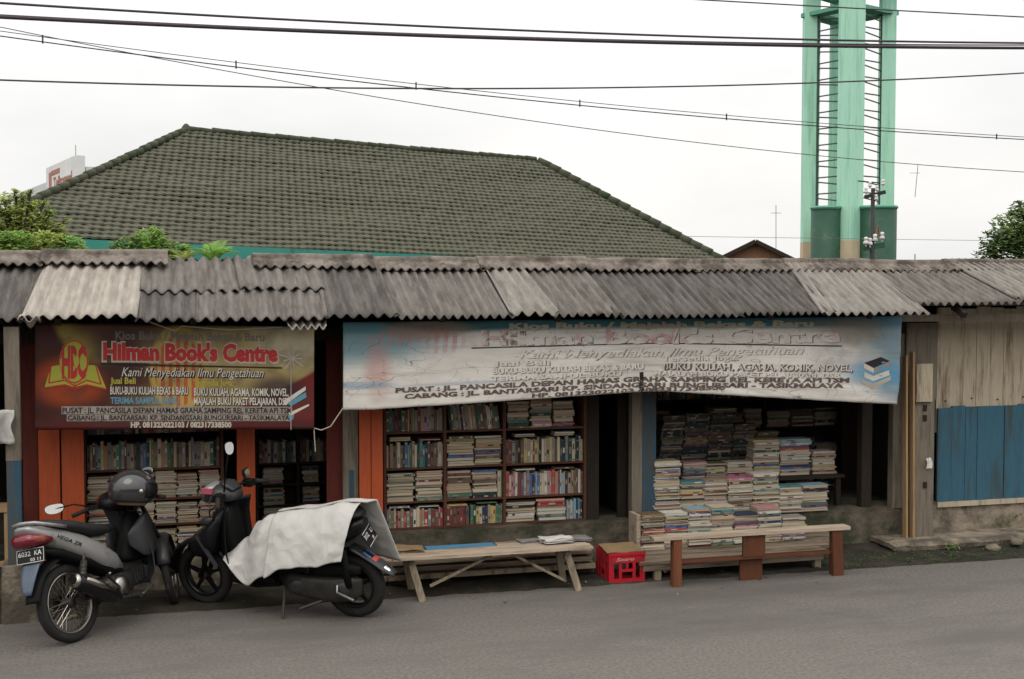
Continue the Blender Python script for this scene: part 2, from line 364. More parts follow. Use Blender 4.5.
S(-62, 50, -85, 34, 319, 0, .012, pitch=.098)
S(47, 145, 20, 137, 325, 1, .045, yb=-.82, yt=.06, pitch=.098)
# two courses
S(140, 237, 139, 245, 300, 2, .03, yb=-.42, pitch=.098)
S(233, 318, 240, 330, 300, 2, .04, yb=-.40, pitch=.098)
S(139, 200, 135, 200, 321, 0, .004, yt=-.3, pitch=.098)
S(196, 318, 196, 328, 318, 2, .010, yt=-.3, pitch=.098)
S(312, 376, 325, 400, 321, 0, .026, pitch=.098)
S(372, 484, 395, 515, 321, 2, .012)
S(480, 515, 510, 560, 321, 3, .032, tear=.05)
S(512, 580, 555, 625, 319, 2, .02, tear=.08)
S(575, 692, 615, 745, 318, 0, .008)
S(688, 790, 740, 845, 314, 0, .022)
S(785, 866, 822, 930, 320, 3, .048, yb=-.86)
S(860, 948, 915, 1022, 306, 2, .03, yb=-.66)
S(944, 1062, 1016, 1150, 300, 3, .055, yb=-.62)
S(1055, 1180, 1140, 1275, 300, 0, .02, yb=-.62)
S(1175, 1300, 1265, 1400, 300, 2, .04, yb=-.62)
# loose fragment under the eave
p0 = P(284, 322, -.74); p1 = P(328, 320, -.74)
sheet(p0.x, p1.x, p0.x+.03, p1.x-.02, -.50, -.80, 1, 0, zt=2.36, zb=2.255, name='loose_roof_fragment')
# crumpled light corner
p0 = P(18, 320, -.8)
b = MB(); b.grid(lambda u, v: (p0.x+.16*u, -.84+.12*v, 2.325+.03*math.sin(u*9)+.025*math.sin(v*4+u*3)), 10, 5); b.uv = {}
b.build('crumpled_sheet_corner', sheetm[1], ST, smooth=True, solid=.006)
# back slope
for i in range(14):
    x0 = -3.9+i*1.1
    sheet(x0, x0+1.15, x0, x0+1.15, 3.3, .1, R.choice([0, 2, 2, 3]), .01*(i % 2), zt=1.95, zb=2.80)
# ridge caps: rounded roll + corrugated apron
def cap(u0, u1, lift=0, big=False):
    x0, x1 = xt(u0), xt(u1); s0 = R.random()*9; nw = max(1, round((x1-x0)/.078)); rr = .045 if not big else .055
    prof = []
    def fn(u, v):
        x = x0+(x1-x0)*u
        if v < .45:                                        # apron
            t = v/.45; y = -.10+.14*t; z = 2.32+(y+.8)*.52+.052+lift+.015*(1-t*.8)*math.sin(u*nw*2*math.pi)
        else:
            a = (v-.45)/.55*math.pi*1.05; y = .04+rr*(1-math.cos(a)); z = 2.32+(.04+.8)*.52+.052+lift+rr*1.1*math.sin(a)-(.02*(v-.45))
        return (x, y, z+.006*nz(x*3, s0))
    b = MB(); b.grid(fn, nw*6, 16); b.uv = {}
    return b.build('ridge_cap', capm, ST, smooth=True, solid=.008)
cl = [(-160, -60, .02), (-62, 45, .03), (42, 168, .045), (252, 372, .02), (369, 480, .0), (476, 585, .01), (580, 690, 0), (685, 785, .0),
      (781, 868, .01), (864, 945, 0), (941, 1040, .012), (1036, 1150, 0), (1148, 1260, 0)]
for a, c, l in cl: cap(a, c, l)

# ------------------------------------------------------------------ facade timber
def post(u0, u1, v0, v1, Y, m, name='post', dep=.09, parent=ST, mid=450):
    x0, x1 = X(u0, Y, mid), X(u1, Y, mid); z0 = Z((u0+u1)/2, v1, Y); z1 = Z((u0+u1)/2, v0, Y)
    b = MB(); b.box((x0, Y, z0), (x1, Y+dep, z1)); return b.build(name, m, parent)
# left eave post standing on concrete block
x0 = X(6, -.72); x1 = X(21, -.72)
b = MB(); b.box((x0, -.74, 1.25), (x1, -.66, 2.28)); b.build('post', greywood, ST)
b = MB(); b.box((x0+.003, -.737, .44), (x1-.003, -.663, 1.25)); b.build('post_painted_foot', bluewood, ST)
b = MB(); b.box((x0-.04, -.80, -.03), (x1+.12, -.55, .44), jit=.012); b.build('post_footing', concrete2, ST)
# left shop: orange folding doors
def leaf(x0, x1, y, z0, z1, m, nb=2, name='door_leaf'):
    b = MB(); wd = (x1-x0)/nb
    for i in range(nb): b.box((x0+i*wd+.003, y-.004*(i % 2), z0), (x0+(i+1)*wd-.003, y+.03, z1))
    b.box((x0+.01, y+.03, z0+.1), (x1-.01, y+.05, z0+.2)); b.box((x0+.01, y+.03, z1-.3), (x1-.01, y+.05, z1-.2))
    return b.build(name, m, ST)
leaf(X(22, -.02), X(38, -.02), -.01, .32, 2.12, maroonw, 1)
leaf(X(38, -.06), X(60, -.06), -.065, .32, 2.12, orange, 1)
leaf(X(61, -.09), X(84, -.09), -.09, .32, 2.12, orange, 1)
leaf(X(-90, -.02), X(-20, -.02), -.02, .32, 2.12, darkwood, 4)
post(237, 255, 330, 545, -.02, orange, 'door_post')
leaf(X(326, .02), X(343, .02), .0, .37, 2.12, maroonw, 1)
post(343, 358, 325, 560, -.06, greywood, 'post')
post(349, 354, 470, 520, -.066, bluewood, 'paint_mark', dep=.004)
leaf(X(359, -.09), X(383, -.09), -.09, .37, 2.12, orange, 2)
post(632, 642, 325, 527, -.05, greywood, 'post'); post(642, 656, 325, 527, -.05, bluewood, 'post')
leaf(X(587, .1), X(600, .1), .12, .37, 2.1, darkwood, 1)
leaf(X(612, .3), X(631, .3), .15, .37, 2.1, darkwood, 2)
leaf(X(842, 1.0), X(868, 1.0), 1.0, .37, 2.12, darkwood, 3)
post(862, 872, 325, 508, -.02, darkwood, 'post')
post(893, 905, 325, 508, -.05, greywood, 'post')
# right post group
post(905, 936, 323, 400, -.08, greywood, 'post', .12)
b = MB(); b.box((X(914, -.2), -.2, -.0), (X(934, -.2), -.085, 1.72)); b.build('post', greywood, ST)
for (a, c, vt, yy) in ((905, 912, 356, -.225), (912, 919, 352, -.24)):
    pk = MB(); pk.beam((X(a, yy)+.03, yy+.02, .075), (X(a, yy)+.02, yy+.05, Z(a, vt, yy)), .022, .062, up=(0, 1, 0))
    tag(pk.build('leaning_plank', newpl), {905: 'left one of two yellow pine planks leaning against the grey door post', 912: 'right one of two yellow pine planks leaning against the grey door post'}[a], 'plank')
pk = MB(); pk.box((X(916, -.24), -.235, Z(920, 402, -.24)), (X(932, -.24), -.21, Z(920, 364, -.24)))
pk.build('nailed_board', natpl, ST)
for v in (408, 418, 485):
    q = P(925, v, -.205); h = MB(); h.box((q.x-.02, -.21, q.z-.03), (q.x+.02, -.2, q.z+.03)); h.build('rusty_hinge', darkwood, ST)
q = P(927, 463, -.2)
b = MB(); b.grid(lambda u, v: (q.x+.06*(u-.5), q.y-.03-.02*math.sin(u*6+v*3), q.z+.05-.1*v+.02*nz(u*4, v*4)), 6, 6); b.uv = {}
tag(b.build('plastic_rag', whitep, solid=.003), 'small white plastic scrap tied to the grey door post', 'rag')
# plank wall at right
PW = thing('plank_wall', 'plank shutter wall, bare timber above and worn blue below', 'wall', (9, 0, .36))
xx = X(936, 0); i = 0
while xx < 11.3:
    wd = R.uniform(.145, .17)
    b = MB(); zz = 2.36+R.uniform(-.02, .02); b.box((xx+.002, .012+R.uniform(-.003, .003), 1.1), (xx+wd-.002, .034, zz)); b.build('bare_plank', natpl, PW)
    xx += wd
xx = X(936, 0); ks = 0
while xx < 11.3:
    wd = R.uniform(.14, .175); b = MB(); t_ = Z(960, 407, -.02)+R.choice([0, .0, .012, -.008])
    b.box((xx+.0025, -.022+R.uniform(-.005, .004), .36+.03), (xx+wd-.0025, .0, t_)); b.build('blue_plank', bluepl, PW); xx += wd
b = MB(); b.box((X(936, 0), -.045, .34), (11.3, .05, .39)); b.build('sill_beam', natpl, PW)
b = MB()
for z in (1.42,):
    for k in range(10): b.tube([(X(945, 0)+k*.31, -.0, z+.02*(k % 2)), (X(945, 0)+k*.31, .012, z+.02*(k % 2))], .008, 6)
b.build('nail_heads', darkwood, PW)
# ledge slab and stones
b = MB()
def lf(u, v):
    x = 6.72+2.9*u; y = -.50-.05*nz(x*2.3)-.03*nz(x*8)+.5*v; return (x, y, .068+.006*nz(x*4, y*4)-(.02 if v == 0 else 0))
b.grid(lf, 60, 6); b.uv = {}
tag(b.build('stone_ledge', concrete2, solid=.045), 'thin cracked concrete ledge slab below the blue plank wall', 'ledge')
def rock(c, r, m, name, label, cat, group=None, sq=.65):
    b = MB(); s0 = R.random()*99; vs = []
    for j in range(9):
        for k in range(12):
            a = k*math.pi/6; p = j*math.pi/8; d = Vector((math.sin(p)*math.cos(a), math.sin(p)*math.sin(a), math.cos(p)))
            rr = r*(1+.35*nz(d.x*1.7+s0, d.y*1.7, d.z*1.7)); vs.append((c[0]+d.x*rr*1.2, c[1]+d.y*rr, c[2]+d.z*rr*sq))
    b._a(vs, [(j*12+k, (j+1)*12+k, (j+1)*12+(k+1) % 12, j*12+(k+1) % 12) for j in range(8) for k in range(12)])
    return tag(b.build(name, m, smooth=True), label, cat, group)
q = P(1008, 552, -.5)
rock((7.72, -.62, .03), .065, stonem, 'stone', 'pale rounded stone lying under the concrete ledge at right', 'stone')
rock((8.05, -.56, .06), .06, stonem, 'stone', 'pale flat stone at the far right end of the ledge', 'stone')
rock((6.82, -.46, .03), .07, brick, 'stone', 'dark mossy stone under the left end of the ledge', 'stone')
rock((7.15, -.42, .02), .05, brick, 'stone', 'small dark stone propping the middle of the ledge', 'stone')
for i in range(9):
    x = -1.15+R.random()*.75
    rock((x, -.85+R.random()*.4, .01), R.uniform(.012, .03), stonem, 'pebble', 'small pale pebble on the dark soil beside the rear motorbike wheel', 'pebble', 'pebbles beside the rear motorbike wheel')
# white cloth on left post
def rag_on(c, w_, h_, m, label):
    b = MB(); b.grid(lambda u, v: (c[0]+w_*(u-.5)*(1-.35*v*(1-v)*2)+.02*nz(v*3, 1), c[1]-.025*math.sin(u*7+v*2), c[2]-h_*v+.02*nz(u*3, 7)), 12, 10); b.uv = {}
    return tag(b.build('cloth', m, smooth=True, solid=.006), label, 'cloth')
q = P(3, 410, -.77); rag_on((q.x, -.78, q.z), .16, .26, tarpm, 'crumpled off white cloth tied to the leftmost roof post')
# yellow wooden frame far left
fr = thing('wooden_stool', 'yellowish wooden stool frame behind the leftmost post', 'stool', (X(0, -.3), -.3, 0))
x0, x1 = X(-14, -.3, 540), X(9, -.3, 540)
for xx_ in (x0, x1-.035):
    for yy in (-.3, -.05):
        b = MB(); b.box((xx_, yy, 0.02), (xx_+.035, yy+.035, .78)); b.build('leg', newpl, fr)
b = MB(); b.box((x0-.01, -.31, .78), (x1+.01, -.01, .81)); b.build('seat', newpl, fr)
b = MB(); b.box((x0, -.302, .34), (x1, -.27, .38)); b.build('stretcher', newpl, fr)

# ------------------------------------------------------------------ banners
def ncls(nt):
    N, L = nt.nodes, nt.links
    class E:
        def __init__(s, o): s.o = o
        def _b(s, op, x, y=None, rev=False):
            n = N.new('ShaderNodeMath'); n.operation = op
            for i, q in enumerate((x, y)):
                if q is None: continue
                if isinstance(q, E): L.new(q.o, n.inputs[i])
                else: n.inputs[i].default_value = q
            return E(n.outputs[0])
        def __add__(s, q): return s._b('ADD', s, q)
        def __sub__(s, q): return s._b('SUBTRACT', s, q)
        def __rsub__(s, q): return s._b('SUBTRACT', q, s)
        def __mul__(s, q): return s._b('MULTIPLY', s, q)
        def __truediv__(s, q): return s._b('DIVIDE', s, q)
        def sqrt(s): return s._b('SQRT', s)
        def mn(s, q): return s._b('MINIMUM', s, q)
        def sin(s): return s._b('SINE', s)
        def smooth(s, a, b):
            n = N.new('ShaderNodeMapRange'); n.interpolation_type = 'SMOOTHSTEP'; L.new(s.o, n.inputs[0])
            n.inputs[1].default_value = a; n.inputs[2].default_value = b; return E(n.outputs[0])
    return E
def banner_mat(name, layers, base, rough=.45):
    m = bpy.data.materials.new(name); m.use_nodes = True; nt = m.node_tree; N, L = nt.nodes, nt.links; E = ncls(nt)
    uv = N.new('ShaderNodeUVMap'); uv.uv_map = 'UVMap'; sp = N.new('ShaderNodeSeparateXYZ'); L.new(uv.outputs[0], sp.inputs[0])
    x, y = E(sp.outputs[0]), E(sp.outputs[1])
    def noisef(scale, sx=1, sy=1, det=4, off=0):
        mp = N.new('ShaderNodeMapping'); mp.inputs['Scale'].default_value = (sx, sy, 1); mp.inputs['Location'].default_value = (off, off, 0); L.new(uv.outputs[0], mp.inputs[0])
        n = N.new('ShaderNodeTexNoise'); n.inputs['Scale'].default_value = scale; n.inputs['Detail'].default_value = det; L.new(mp.outputs[0], n.inputs[0]); return E(n.outputs['Fac'])
    def crack(scale, sx, sy, wd):
        mp = N.new('ShaderNodeMapping'); mp.inputs['Scale'].default_value = (sx, sy, 1); L.new(uv.outputs[0], mp.inputs[0])
        n0 = N.new('ShaderNodeTexNoise'); n0.inputs['Scale'].default_value = 3; L.new(mp.outputs[0], n0.inputs[0])
        va = N.new('ShaderNodeMixRGB'); va.inputs[0].default_value = .35; L.new(mp.outputs[0], va.inputs[1]); L.new(n0.outputs['Color'], va.inputs[2])
        n = N.new('ShaderNodeTexVoronoi'); n.feature = 'DISTANCE_TO_EDGE'; n.inputs['Scale'].default_value = scale; L.new(va.outputs[0], n.inputs[0])
        return 1-E(n.outputs['Distance']).smooth(0, wd)
    def ell(cx, cy, rx, ry, soft=.2):
        a = (x-cx)/rx; b = (y-cy)/ry; d = (a*a+b*b).sqrt(); return 1-d.smooth(1-soft, 1+soft)
    def setc(c):
        r = N.new('ShaderNodeRGB'); r.outputs[0].default_value = (*c, 1); return r.outputs[0]
    col = setc(base)
    for fac, c in layers(x, y, ell, noisef, crack):
        mx = N.new('ShaderNodeMix'); mx.data_type = 'RGBA'; L.new(fac.o, mx.inputs[0]); L.new(col, mx.inputs[6]); L.new(setc(c), mx.inputs[7]); col = mx.outputs[2]
    b = N['Principled BSDF']; L.new(col, b.inputs['Base Color']); b.inputs['Roughness'].default_value = rough; b.inputs['Specular IOR Level'].default_value = .3
    return m
def lay_left(x, y, ell, nf, crack):
    L = []
    L.append((ell(.25, -.12, .19, .50, .08)*.9, (.34, .27, .06)))
    L.append((ell(.30, -.2, .17, .5, .3), (.12, .05, .03)))
    L.append((ell(.50, .12, .30, .35, .5)*.7, (.08, .045, .03)))
    L.append((ell(.80, .30, .34, .42, .5)*.8, (.38, .30, .12)))
    L.append((ell(.95, .05, .16, .30, .5)*.9, (.50, .45, .30)))
    L.append((ell(.60, .72, .26, .16, .5)*.6, (.34, .26, .10)))
    # ghost logo in the middle
    L.append((ell(.50, .42, .105, .42, .08)*.8, (.44, .32, .08)))
    L.append((ell(.50, .44, .085, .34, .06)*(x*230).sin().smooth(-.2, .2)*.85, (.42, .06, .03)))
    # red lower right beyond a curved diagonal
    d = (y-.98)+(x-.55)*1.15
    L.append(((d+(x-.8)*(x-.8)*.9).smooth(-.015, .03)*x.smooth(.55, .62), (.14, .016, .014)))
    L.append((ell(.86, .62, .10, .13, .5)*.8, (.03, .02, .03)))
    # lower maroon strip
    L.append((y.smooth(.86, .95)*(1-x.smooth(.3, .9)*.0), (.075, .013, .012)))
    # halo of the open book
    L.append((ell(.115, .55, .125, .22, .35)*.8, (.33, .055, .012)))
    L.append((ell(.28, .30, .07, .30, .6)*.75, (.035, .014, .012)))
    L.append((nf(5, 2, 1, 6).smooth(.4, .7)*.5, (.05, .03, .025)))
    return L
def lay_right(x, y, ell, nf, crack):
    L = []
    n1 = nf(6, 2, 1); n2 = nf(5, 5, 1.2, 6, 4); st = nf(2.5, 1.3, 9, 5, 8)
    L.append((n2.smooth(.42, .75)*.55, (.57, .53, .475)))
    L.append((st.smooth(.53, .68)*.45, (.43, .40, .37)))
    L.append(((1-(y+(n1-.5)*.06).smooth(.09, .17)), (.035, .14, .17)))
    L.append((ell(.02, .18, .13, .30, .5)*.85, (.10, .24, .28)))
    L.append((ell(.135, .10, .07, .12, .3)*.6, (.30, .20, .12)))
    L.append((ell(.115, .24, .075, .18, .25)*(x*420+y*6).sin().smooth(-.3, .2)*nf(4, 3, 1, 4, 3).smooth(.38, .6)*.7, (.46, .15, .18)))
    L.append((ell(.055, .56, .02, .28, .6)*.5, (.50, .20, .16)))
    L.append((ell(.03, .72, .05, .04, .5)*.65, (.16, .32, .45)))
    L.append((ell(.20, .75, .09, .02, .7)*.5, (.22, .28, .42)))
    L.append(((x+(n1-.5)*.12-y*.1).smooth(.82, .93)*.8, (.10, .22, .29)))
    L.append((ell(.90, .18, .06, .16, .5)*.6, (.27, .19, .11)))
    L.append((ell(.89, .48, .06, .25, .5)*nf(4, 6, 1, 4, 2).smooth(.35, .6)*.8, (.45, .46, .44)))
    L.append((ell(.955, .66, .06, .14, .5)*.7, (.04, .25, .44)))
    L.append((y.smooth(.96, .975)*.6, (.58, .55, .50)))
    L.append((nf(3.2, 1.5, 1, 6, 21).smooth(.5, .72)*.35, (.28, .25, .23)))
    L.append((crack(7, 3.2, 1, .012)*nf(3, 2, 1, 2, 6).smooth(.42, .55)*.75, (.10, .08, .07)))
    L.append((crack(17, 3.2, 1, .02)*nf(3, 3, 1, 2, 16).smooth(.5, .6)*.55, (.12, .10, .09)))
    return L
def banner(name, tl, tr, bl, br, mid_lift, wr, label, mat_, mname, nu=140, nv=30, botfn=None):
    def B(u, v, off=0):
        top = tl.lerp(tr, u); bot = bl.lerp(br, u)
        if botfn: bot = bot+Vector((0, 0, botfn(u)))
        p = top.lerp(bot, v); p = p+Vector((0, wr(u, v)-(.0028+off*.4 if off else 0), 0)); return p
    b = MB(); b.grid(lambda u, v: B(u, v), nu, nv)
    # uv v runs downwards here
    root = thing(name, label, 'banner', tuple(B(.5, 1)))
    o = b.build(mname, mat_, root, smooth=True, solid=.0015)
    return root, B
def put_text(root, B, body, u0, u1, vb, h, m, bold=0, shear=0, off=.003, name='lettering', aspect=1, dv=0):
    vs, fs = text_geo(body, u1-u0, h, bold, shear)
    b = MB(); b._a([B(u0+x, vb-y+dv*(x/(u1-u0)), off) for x, y in vs], fs)
    for i, (x, y) in enumerate(vs): b.uv[i] = (u0+x, vb-y)
    return b.build(name, m, root)
def put_poly(root, B, pts, m, off=.002, name='printed_shape'):
    # thin strips/fans following the cloth
    b = MB(); b._a([B(x, y, off) for x, y in pts], [tuple(range(len(pts)))]); return b.build(name, m, root)
def stroke(b, B, pts, w, asp, off):
    # polyline stroke, w in v units; asp = height/width ratio of banner
    for (x0, y0), (x1, y1) in zip(pts, pts[1:]):
        dx, dy = (x1-x0)/asp, (y1-y0); l = math.hypot(dx, dy) or 1; nx, ny = -dy/l*w/2*asp, dx/l*w/2
        b._a([B(x0+nx, y0+ny, off), B(x1+nx, y1+ny, off), B(x1-nx, y1-ny, off), B(x0-nx, y0-ny, off)], [(0, 1, 2, 3)])
flat = lambda n, c, r=.5: mat(n, c, c, 5, r)
red_i = flat('banner red ink', (.40, .028, .028)); white_i = flat('banner white ink', (.56, .53, .46)); yel_i = flat('banner yellow ink', (.36, .31, .05))
blk_i = flat('banner black ink', (.02, .016, .016)); grey_i = flat('banner grey ink', (.26, .24, .22)); blu_i = flat('banner blue ink', (.10, .26, .36)); halo_i = flat('banner cream outline', (.42, .38, .31))
green_i = flat('banner yellow green ink', (.33, .34, .045))
def wrL(u, v): return .012*math.sin(u*5)+.006*nz(u*8, v*3)+.02*v*(1-v)
YB = -.5
BL, bl_ = banner('banner', P(35, 323, YB), P(314, 327, YB), P(35, 430, YB), P(314, 429, YB), 0, wrL,
                 'dark red and gold shop banner with open book logo above left stall', banner_mat('maroon banner print', lay_left, (.055, .014, .011)), 'banner_sheet')
# pixel -> banner coordinates helper for measured lettering
def LU(px): return (px-35)/279.0
def LV(py): return (py-325)/103.5
dim_i = flat('banner dim ink', (.16, .14, .12))
def tl(body, a, c, base, h, m, **k): return put_text(BL, bl_, body, LU(a), LU(c), LV(base), h/103.5, m, **k)
tl('Kios Buku / Majalah Bekas & Baru', 112, 262, 340, 8.5, dim_i, bold=.03)
tl("Hilman Book's Centre", 98.5, 277.5, 361, 18.6, halo_i, bold=.085, off=.003)
tl("Hilman Book's Centre", 100, 276, 360, 17, red_i, bold=.055, off=.0055)
b = MB(); stroke(b, bl_, [(LU(98), LV(364)), (LU(280), LV(366.5))], .014, .37, .003); b.build('underline', blk_i, BL)
tl('Kami Menyediakan Ilmu Pengetahuan', 119, 262, 377, 9.5, blk_i, shear=.35, off=.003, bold=.03)
tl('Kami Menyediakan Ilmu Pengetahuan', 118, 261, 376.3, 9.5, white_i, shear=.35, off=.005)
tl('Jual Beli', 107, 132, 383.5, 6.5, yel_i, bold=.03); tl('Tersedia Juga:', 189, 230, 385, 6.5, yel_i, bold=.03)
for o_, m_, dx, bd in ((.003, blk_i, .6, .05), (.005, white_i, 0, .02)):
    tl('BUKU-BUKU KULIAH BEKAS & BARU', 107+dx, 184+dx, 394+dx*.7, 8, m_, bold=bd, off=o_)
    tl('BUKU KULIAH, AGAMA, KOMIK, NOVEL,', 190+dx, 287+dx, 395+dx*.7, 8, m_, bold=bd, off=o_)
    tl('MAJALAH BUKU PAKET PELAJARAN, DSB', 190+dx, 286+dx, 404+dx*.7, 7.5, m_, bold=bd, off=o_)
tl('TERIMA SAMPUL BUKU', 107, 175, 403, 6.5, blu_i, bold=.03)
strip_i = fade_mat if False else mat('worn cream strip ink', (.33, .30, .26), (.17, .13, .11), 16, .6, contrast=.2)
for a_, c_, y0_, y1_ in ((60, 291, 405.6, 413.2), (65, 289, 413.6, 420.2)):
    b = MB(); b.grid(lambda u, v: bl_(LU(a_+(c_-a_)*u), LV(y0_+(y1_-y0_)*v), .002), 40, 1); b.uv = {}; b.build('lettering_strip', strip_i, BL)
tl('PUSAT : JL. PANCASILA DEPAN HAMAS GRAHA SAMPING REL KERETA API TSM', 61, 290, 412.4, 5.8, blk_i, bold=.025, off=.005)
tl('CABANG : JL. BANTARSARI KP. SINDANGSARI BUNGURSARI - TASIKMALAYA', 66, 288, 419.4, 5.2, blk_i, bold=.025, off=.005)
tl('HP. 081323022103 / 082317338500', 127, 228, 426.5, 5.6, halo_i, bold=.05, off=.004)
# open book logo
def lp(px, py): return (LU(px), LV(py))
put_poly(BL, bl_, [lp(50, 367), lp(60, 365), lp(70, 370), lp(73, 372), lp(73, 387), lp(63, 384), lp(44, 387)], green_i, .003, 'logo_page')
put_poly(BL, bl_, [lp(73, 372), lp(78, 369), lp(88, 365), lp(94, 366), lp(103, 388), lp(84, 384), lp(73, 387)], green_i, .003, 'logo_page')
b = MB()
stroke(b, bl_, [lp(50, 367), lp(48, 383), lp(63, 380), lp(73, 386), lp(84, 380), lp(98, 384), lp(93, 366)], .014, .37, .0045)
stroke(b, bl_, [lp(44, 388), lp(63, 385), lp(73, 389), lp(84, 385), lp(103, 389)], .014, .37, .0045)
stroke(b, bl_, [lp(73, 372), lp(73, 387)], .012, .37, .0045); b.build('logo_outline', red_i, BL)
def ellp(cx, cy, rx, ry, n=28): return [lp(cx+rx*math.cos(a*2*math.pi/n), cy+ry*math.sin(a*2*math.pi/n)) for a in range(n)]
put_poly(BL, bl_, ellp(72, 362, 14, 21.5), green_i, .0055, 'logo_oval')
b = MB(); e_ = ellp(72, 362, 13, 20.5); stroke(b, bl_, e_+[e_[0]], .014, .37, .0068); b.build('logo_oval_outline', red_i, BL)
tl('HBC', 60.5, 83.5, 377.5, 31, red_i, bold=.05, off=.0092)
# printed book stack & sparkle at right
put_poly(BL, bl_, [lp(281, 400), lp(305, 385), lp(305, 389), lp(283, 404)], white_i, .003); put_poly(BL, bl_, [lp(285, 402), lp(305, 391), lp(306, 396), lp(290, 405)], blu_i, .003)
put_poly(BL, bl_, [lp(287, 412), lp(308, 403), lp(309, 404.5), lp(289, 415)], white_i, .003); put_poly(BL, bl_, [lp(287, 415), lp(293, 412), lp(292, 418), lp(288, 421)], blu_i, .003)
b = MB()
for a in range(0, 360, 40):
    r_ = 10+(a % 80)/8; stroke(b, bl_, [lp(291, 357), lp(291+r_*math.cos(math.radians(a)), 357+r_*.8*math.sin(math.radians(a)))], .012, .37, .003)
b.build('sparkle', halo_i, BL)
# white banner
def botR(u):
    return .015*math.sin(u*9)
def wrR(u, v):
    s = .010*nz(u*14, v*2)+.012*math.sin((u*9+v*3.1)*2)*v*(1-v)*2
    for a, k in ((.25, 5.5), (.6, 8), (1.0, 12), (1.5, 17)):       # pull creases radiating from the upper left
        d = (v+.05)-(u-.05)*a; s += .013*math.exp(-(d*k*1.6)**2)*min(1, u*4)*math.exp(-u*1.2)
    s += .03*math.exp(-((u-.535)/.012)**2)*max(0, v-.45)
    s += .004*nz(u*40, v*9)+.0045*abs(nz(u*9+v*2, v*13-u*6, 4))+.004*abs(nz(u*16-v*3, v*7+u*9, 7))
    return s-.02*math.sin(v*math.pi)
TLr, TRr, BLr, BRr = P(343, 322, YB), P(902, 316, YB), P(343, 410, YB), P(897, 405, YB)
xm = P(640, 391, YB); zlin = BLr.z+(BRr.z-BLr.z)*.53
def botfn(u):
    t = max(0, 1-abs(u-.53)/.5); return (xm.z-zlin)*(t**1.1)+.004*nz(u*30)
BR_, br_ = banner('banner', TLr, TRr, BLr, BRr, 0, wrR, 'faded cracked white and blue shop banner sagging above the middle and right stalls',
                  banner_mat('faded banner print', lay_right, (.72, .685, .63), .6), 'banner_sheet', 220, 40, botfn)
def fade_ink(name, c, fc=(.67, .635, .58), thr=.5, sc=30):
    m = mat(name, c, fc, sc, .6, contrast=.12, detail=3)
    m.node_tree.nodes['Color Ramp'].color_ramp.elements[0].position = thr-.1; m.node_tree.nodes['Color Ramp'].color_ramp.elements[1].position = thr+.08; return m
brown_i = fade_ink('worn brown ink', (.12, .085, .075), (.30, .26, .23), .38)
ghost_i = fade_ink('ghost brown ink', (.17, .13, .11), (.52, .48, .43), .52, 22)
pink_i = fade_ink('worn pink ink', (.52, .13, .17), (.56, .42, .39), .46, 9)
olive_i = fade_ink('worn olive ink', (.36, .34, .26), (.12, .2, .2), .30, 14)
# measured rows use a pixel map that follows the perspective of the cloth
W0, W1 = P(343, 400, YB).x, P(897, 400, YB).x
def RU(px): return (X(px, YB, 380)-W0)/(W1-W0)
def RV(px, py):
    u = RU(px); t = br_(u, 0).z; b_ = br_(u, 1).z; z = Z(px, py, YB); return (z-t)/(b_-t)
def tr(body, a, c, ba, bc, h, m, bold=0, shear=0, off=.003, lift=0):
    vs, fs = text_geo(body, c-a, h, bold, shear)
    b = MB(); q = []
    for x, y in vs:
        px_ = a+x; q.append((RU(px_), RV(px_, ba+(bc-ba)*x/(c-a)-y-lift*max(0, 1-abs(px_-635)/250))))
    b._a([br_(u, v, off) for u, v in q], fs)
    return b.build('lettering', m, BR_)
white2 = flat('banner bleached ink', (.67, .635, .58), .6); edge_i = fade_ink('thin brown edge ink', (.20, .155, .135), (.50, .46, .415), .45, 40)
pink_i = fade_ink('bleached pink ink', (.50, .17, .20), (.67, .635, .58), .60, 4)
tr('Kios Buku / Majalah Bekas & Baru', 508, 810, 329.5, 326.5, 6.5, olive_i, bold=.045)
def shadowed(body, a, c, ba, bc, h, bold=.0, top=None, dx=1.3, dy=.7, **k):
    tr(body, a+dx, c+dx, ba+dy, bc+dy, h, edge_i, bold=bold, off=.0028, **k)
    tr(body, a, c, ba, bc, h, top or white2, bold=bold, off=.0050, **k)
shadowed("Hilman Book's Centre", 480, 836, 345, 342, 15, .035, pink_i)
b = MB(); stroke(b, br_, [(RU(470)+(RU(838)-RU(470))*i/30, RV(470, 348)+(RV(838, 346)-RV(470, 348))*i/30) for i in range(31)], .014, .14, .003); b.build('underline', blk_i, BR_)
shadowed('Kami Menyediakan Ilmu Pengetahuan', 518, 800, 358.5, 354, 9, .01, None, .9, .6, shear=.35)
shadowed('Jual Beli', 492, 548, 366, 365, 5.5, .02); shadowed('Tersedia Juga:', 660, 735, 361, 360, 5.5, .02)
shadowed('BUKU-BUKU KULIAH BEKAS & BARU', 492, 642, 374, 369, 6, .03)
shadowed('TERIMA SAMPUL BUKU', 490, 620, 381, 375.5, 4.6, .03)
tr('BUKU KULIAH, AGAMA, KOMIK, NOVEL,', 663.5, 851.5, 370.2, 372, 7, brown_i, bold=.05, off=.0028); tr('BUKU KULIAH, AGAMA, KOMIK, NOVEL,', 662, 850, 369.5, 371.3, 7, white2, bold=.005, off=.005)
shadowed('MAJALAH BUKU PAKET PELAJARAN, DSB', 653, 838, 375.3, 378, 5.0, .03)
tr('PUSAT : JL. PANCASILA DEPAN HAMAS GRAHA SAMPING REL KERETA API TSM', 395, 848, 393, 383.5, 4.9, brown_i, bold=.05, lift=6.5)
tr('CABANG : JL. BANTARSARI KP. SINDANGSARI BUNGURSARI - TASIKMALAYA', 404, 843, 399.3, 389, 4.7, brown_i, bold=.05, lift=6.8)
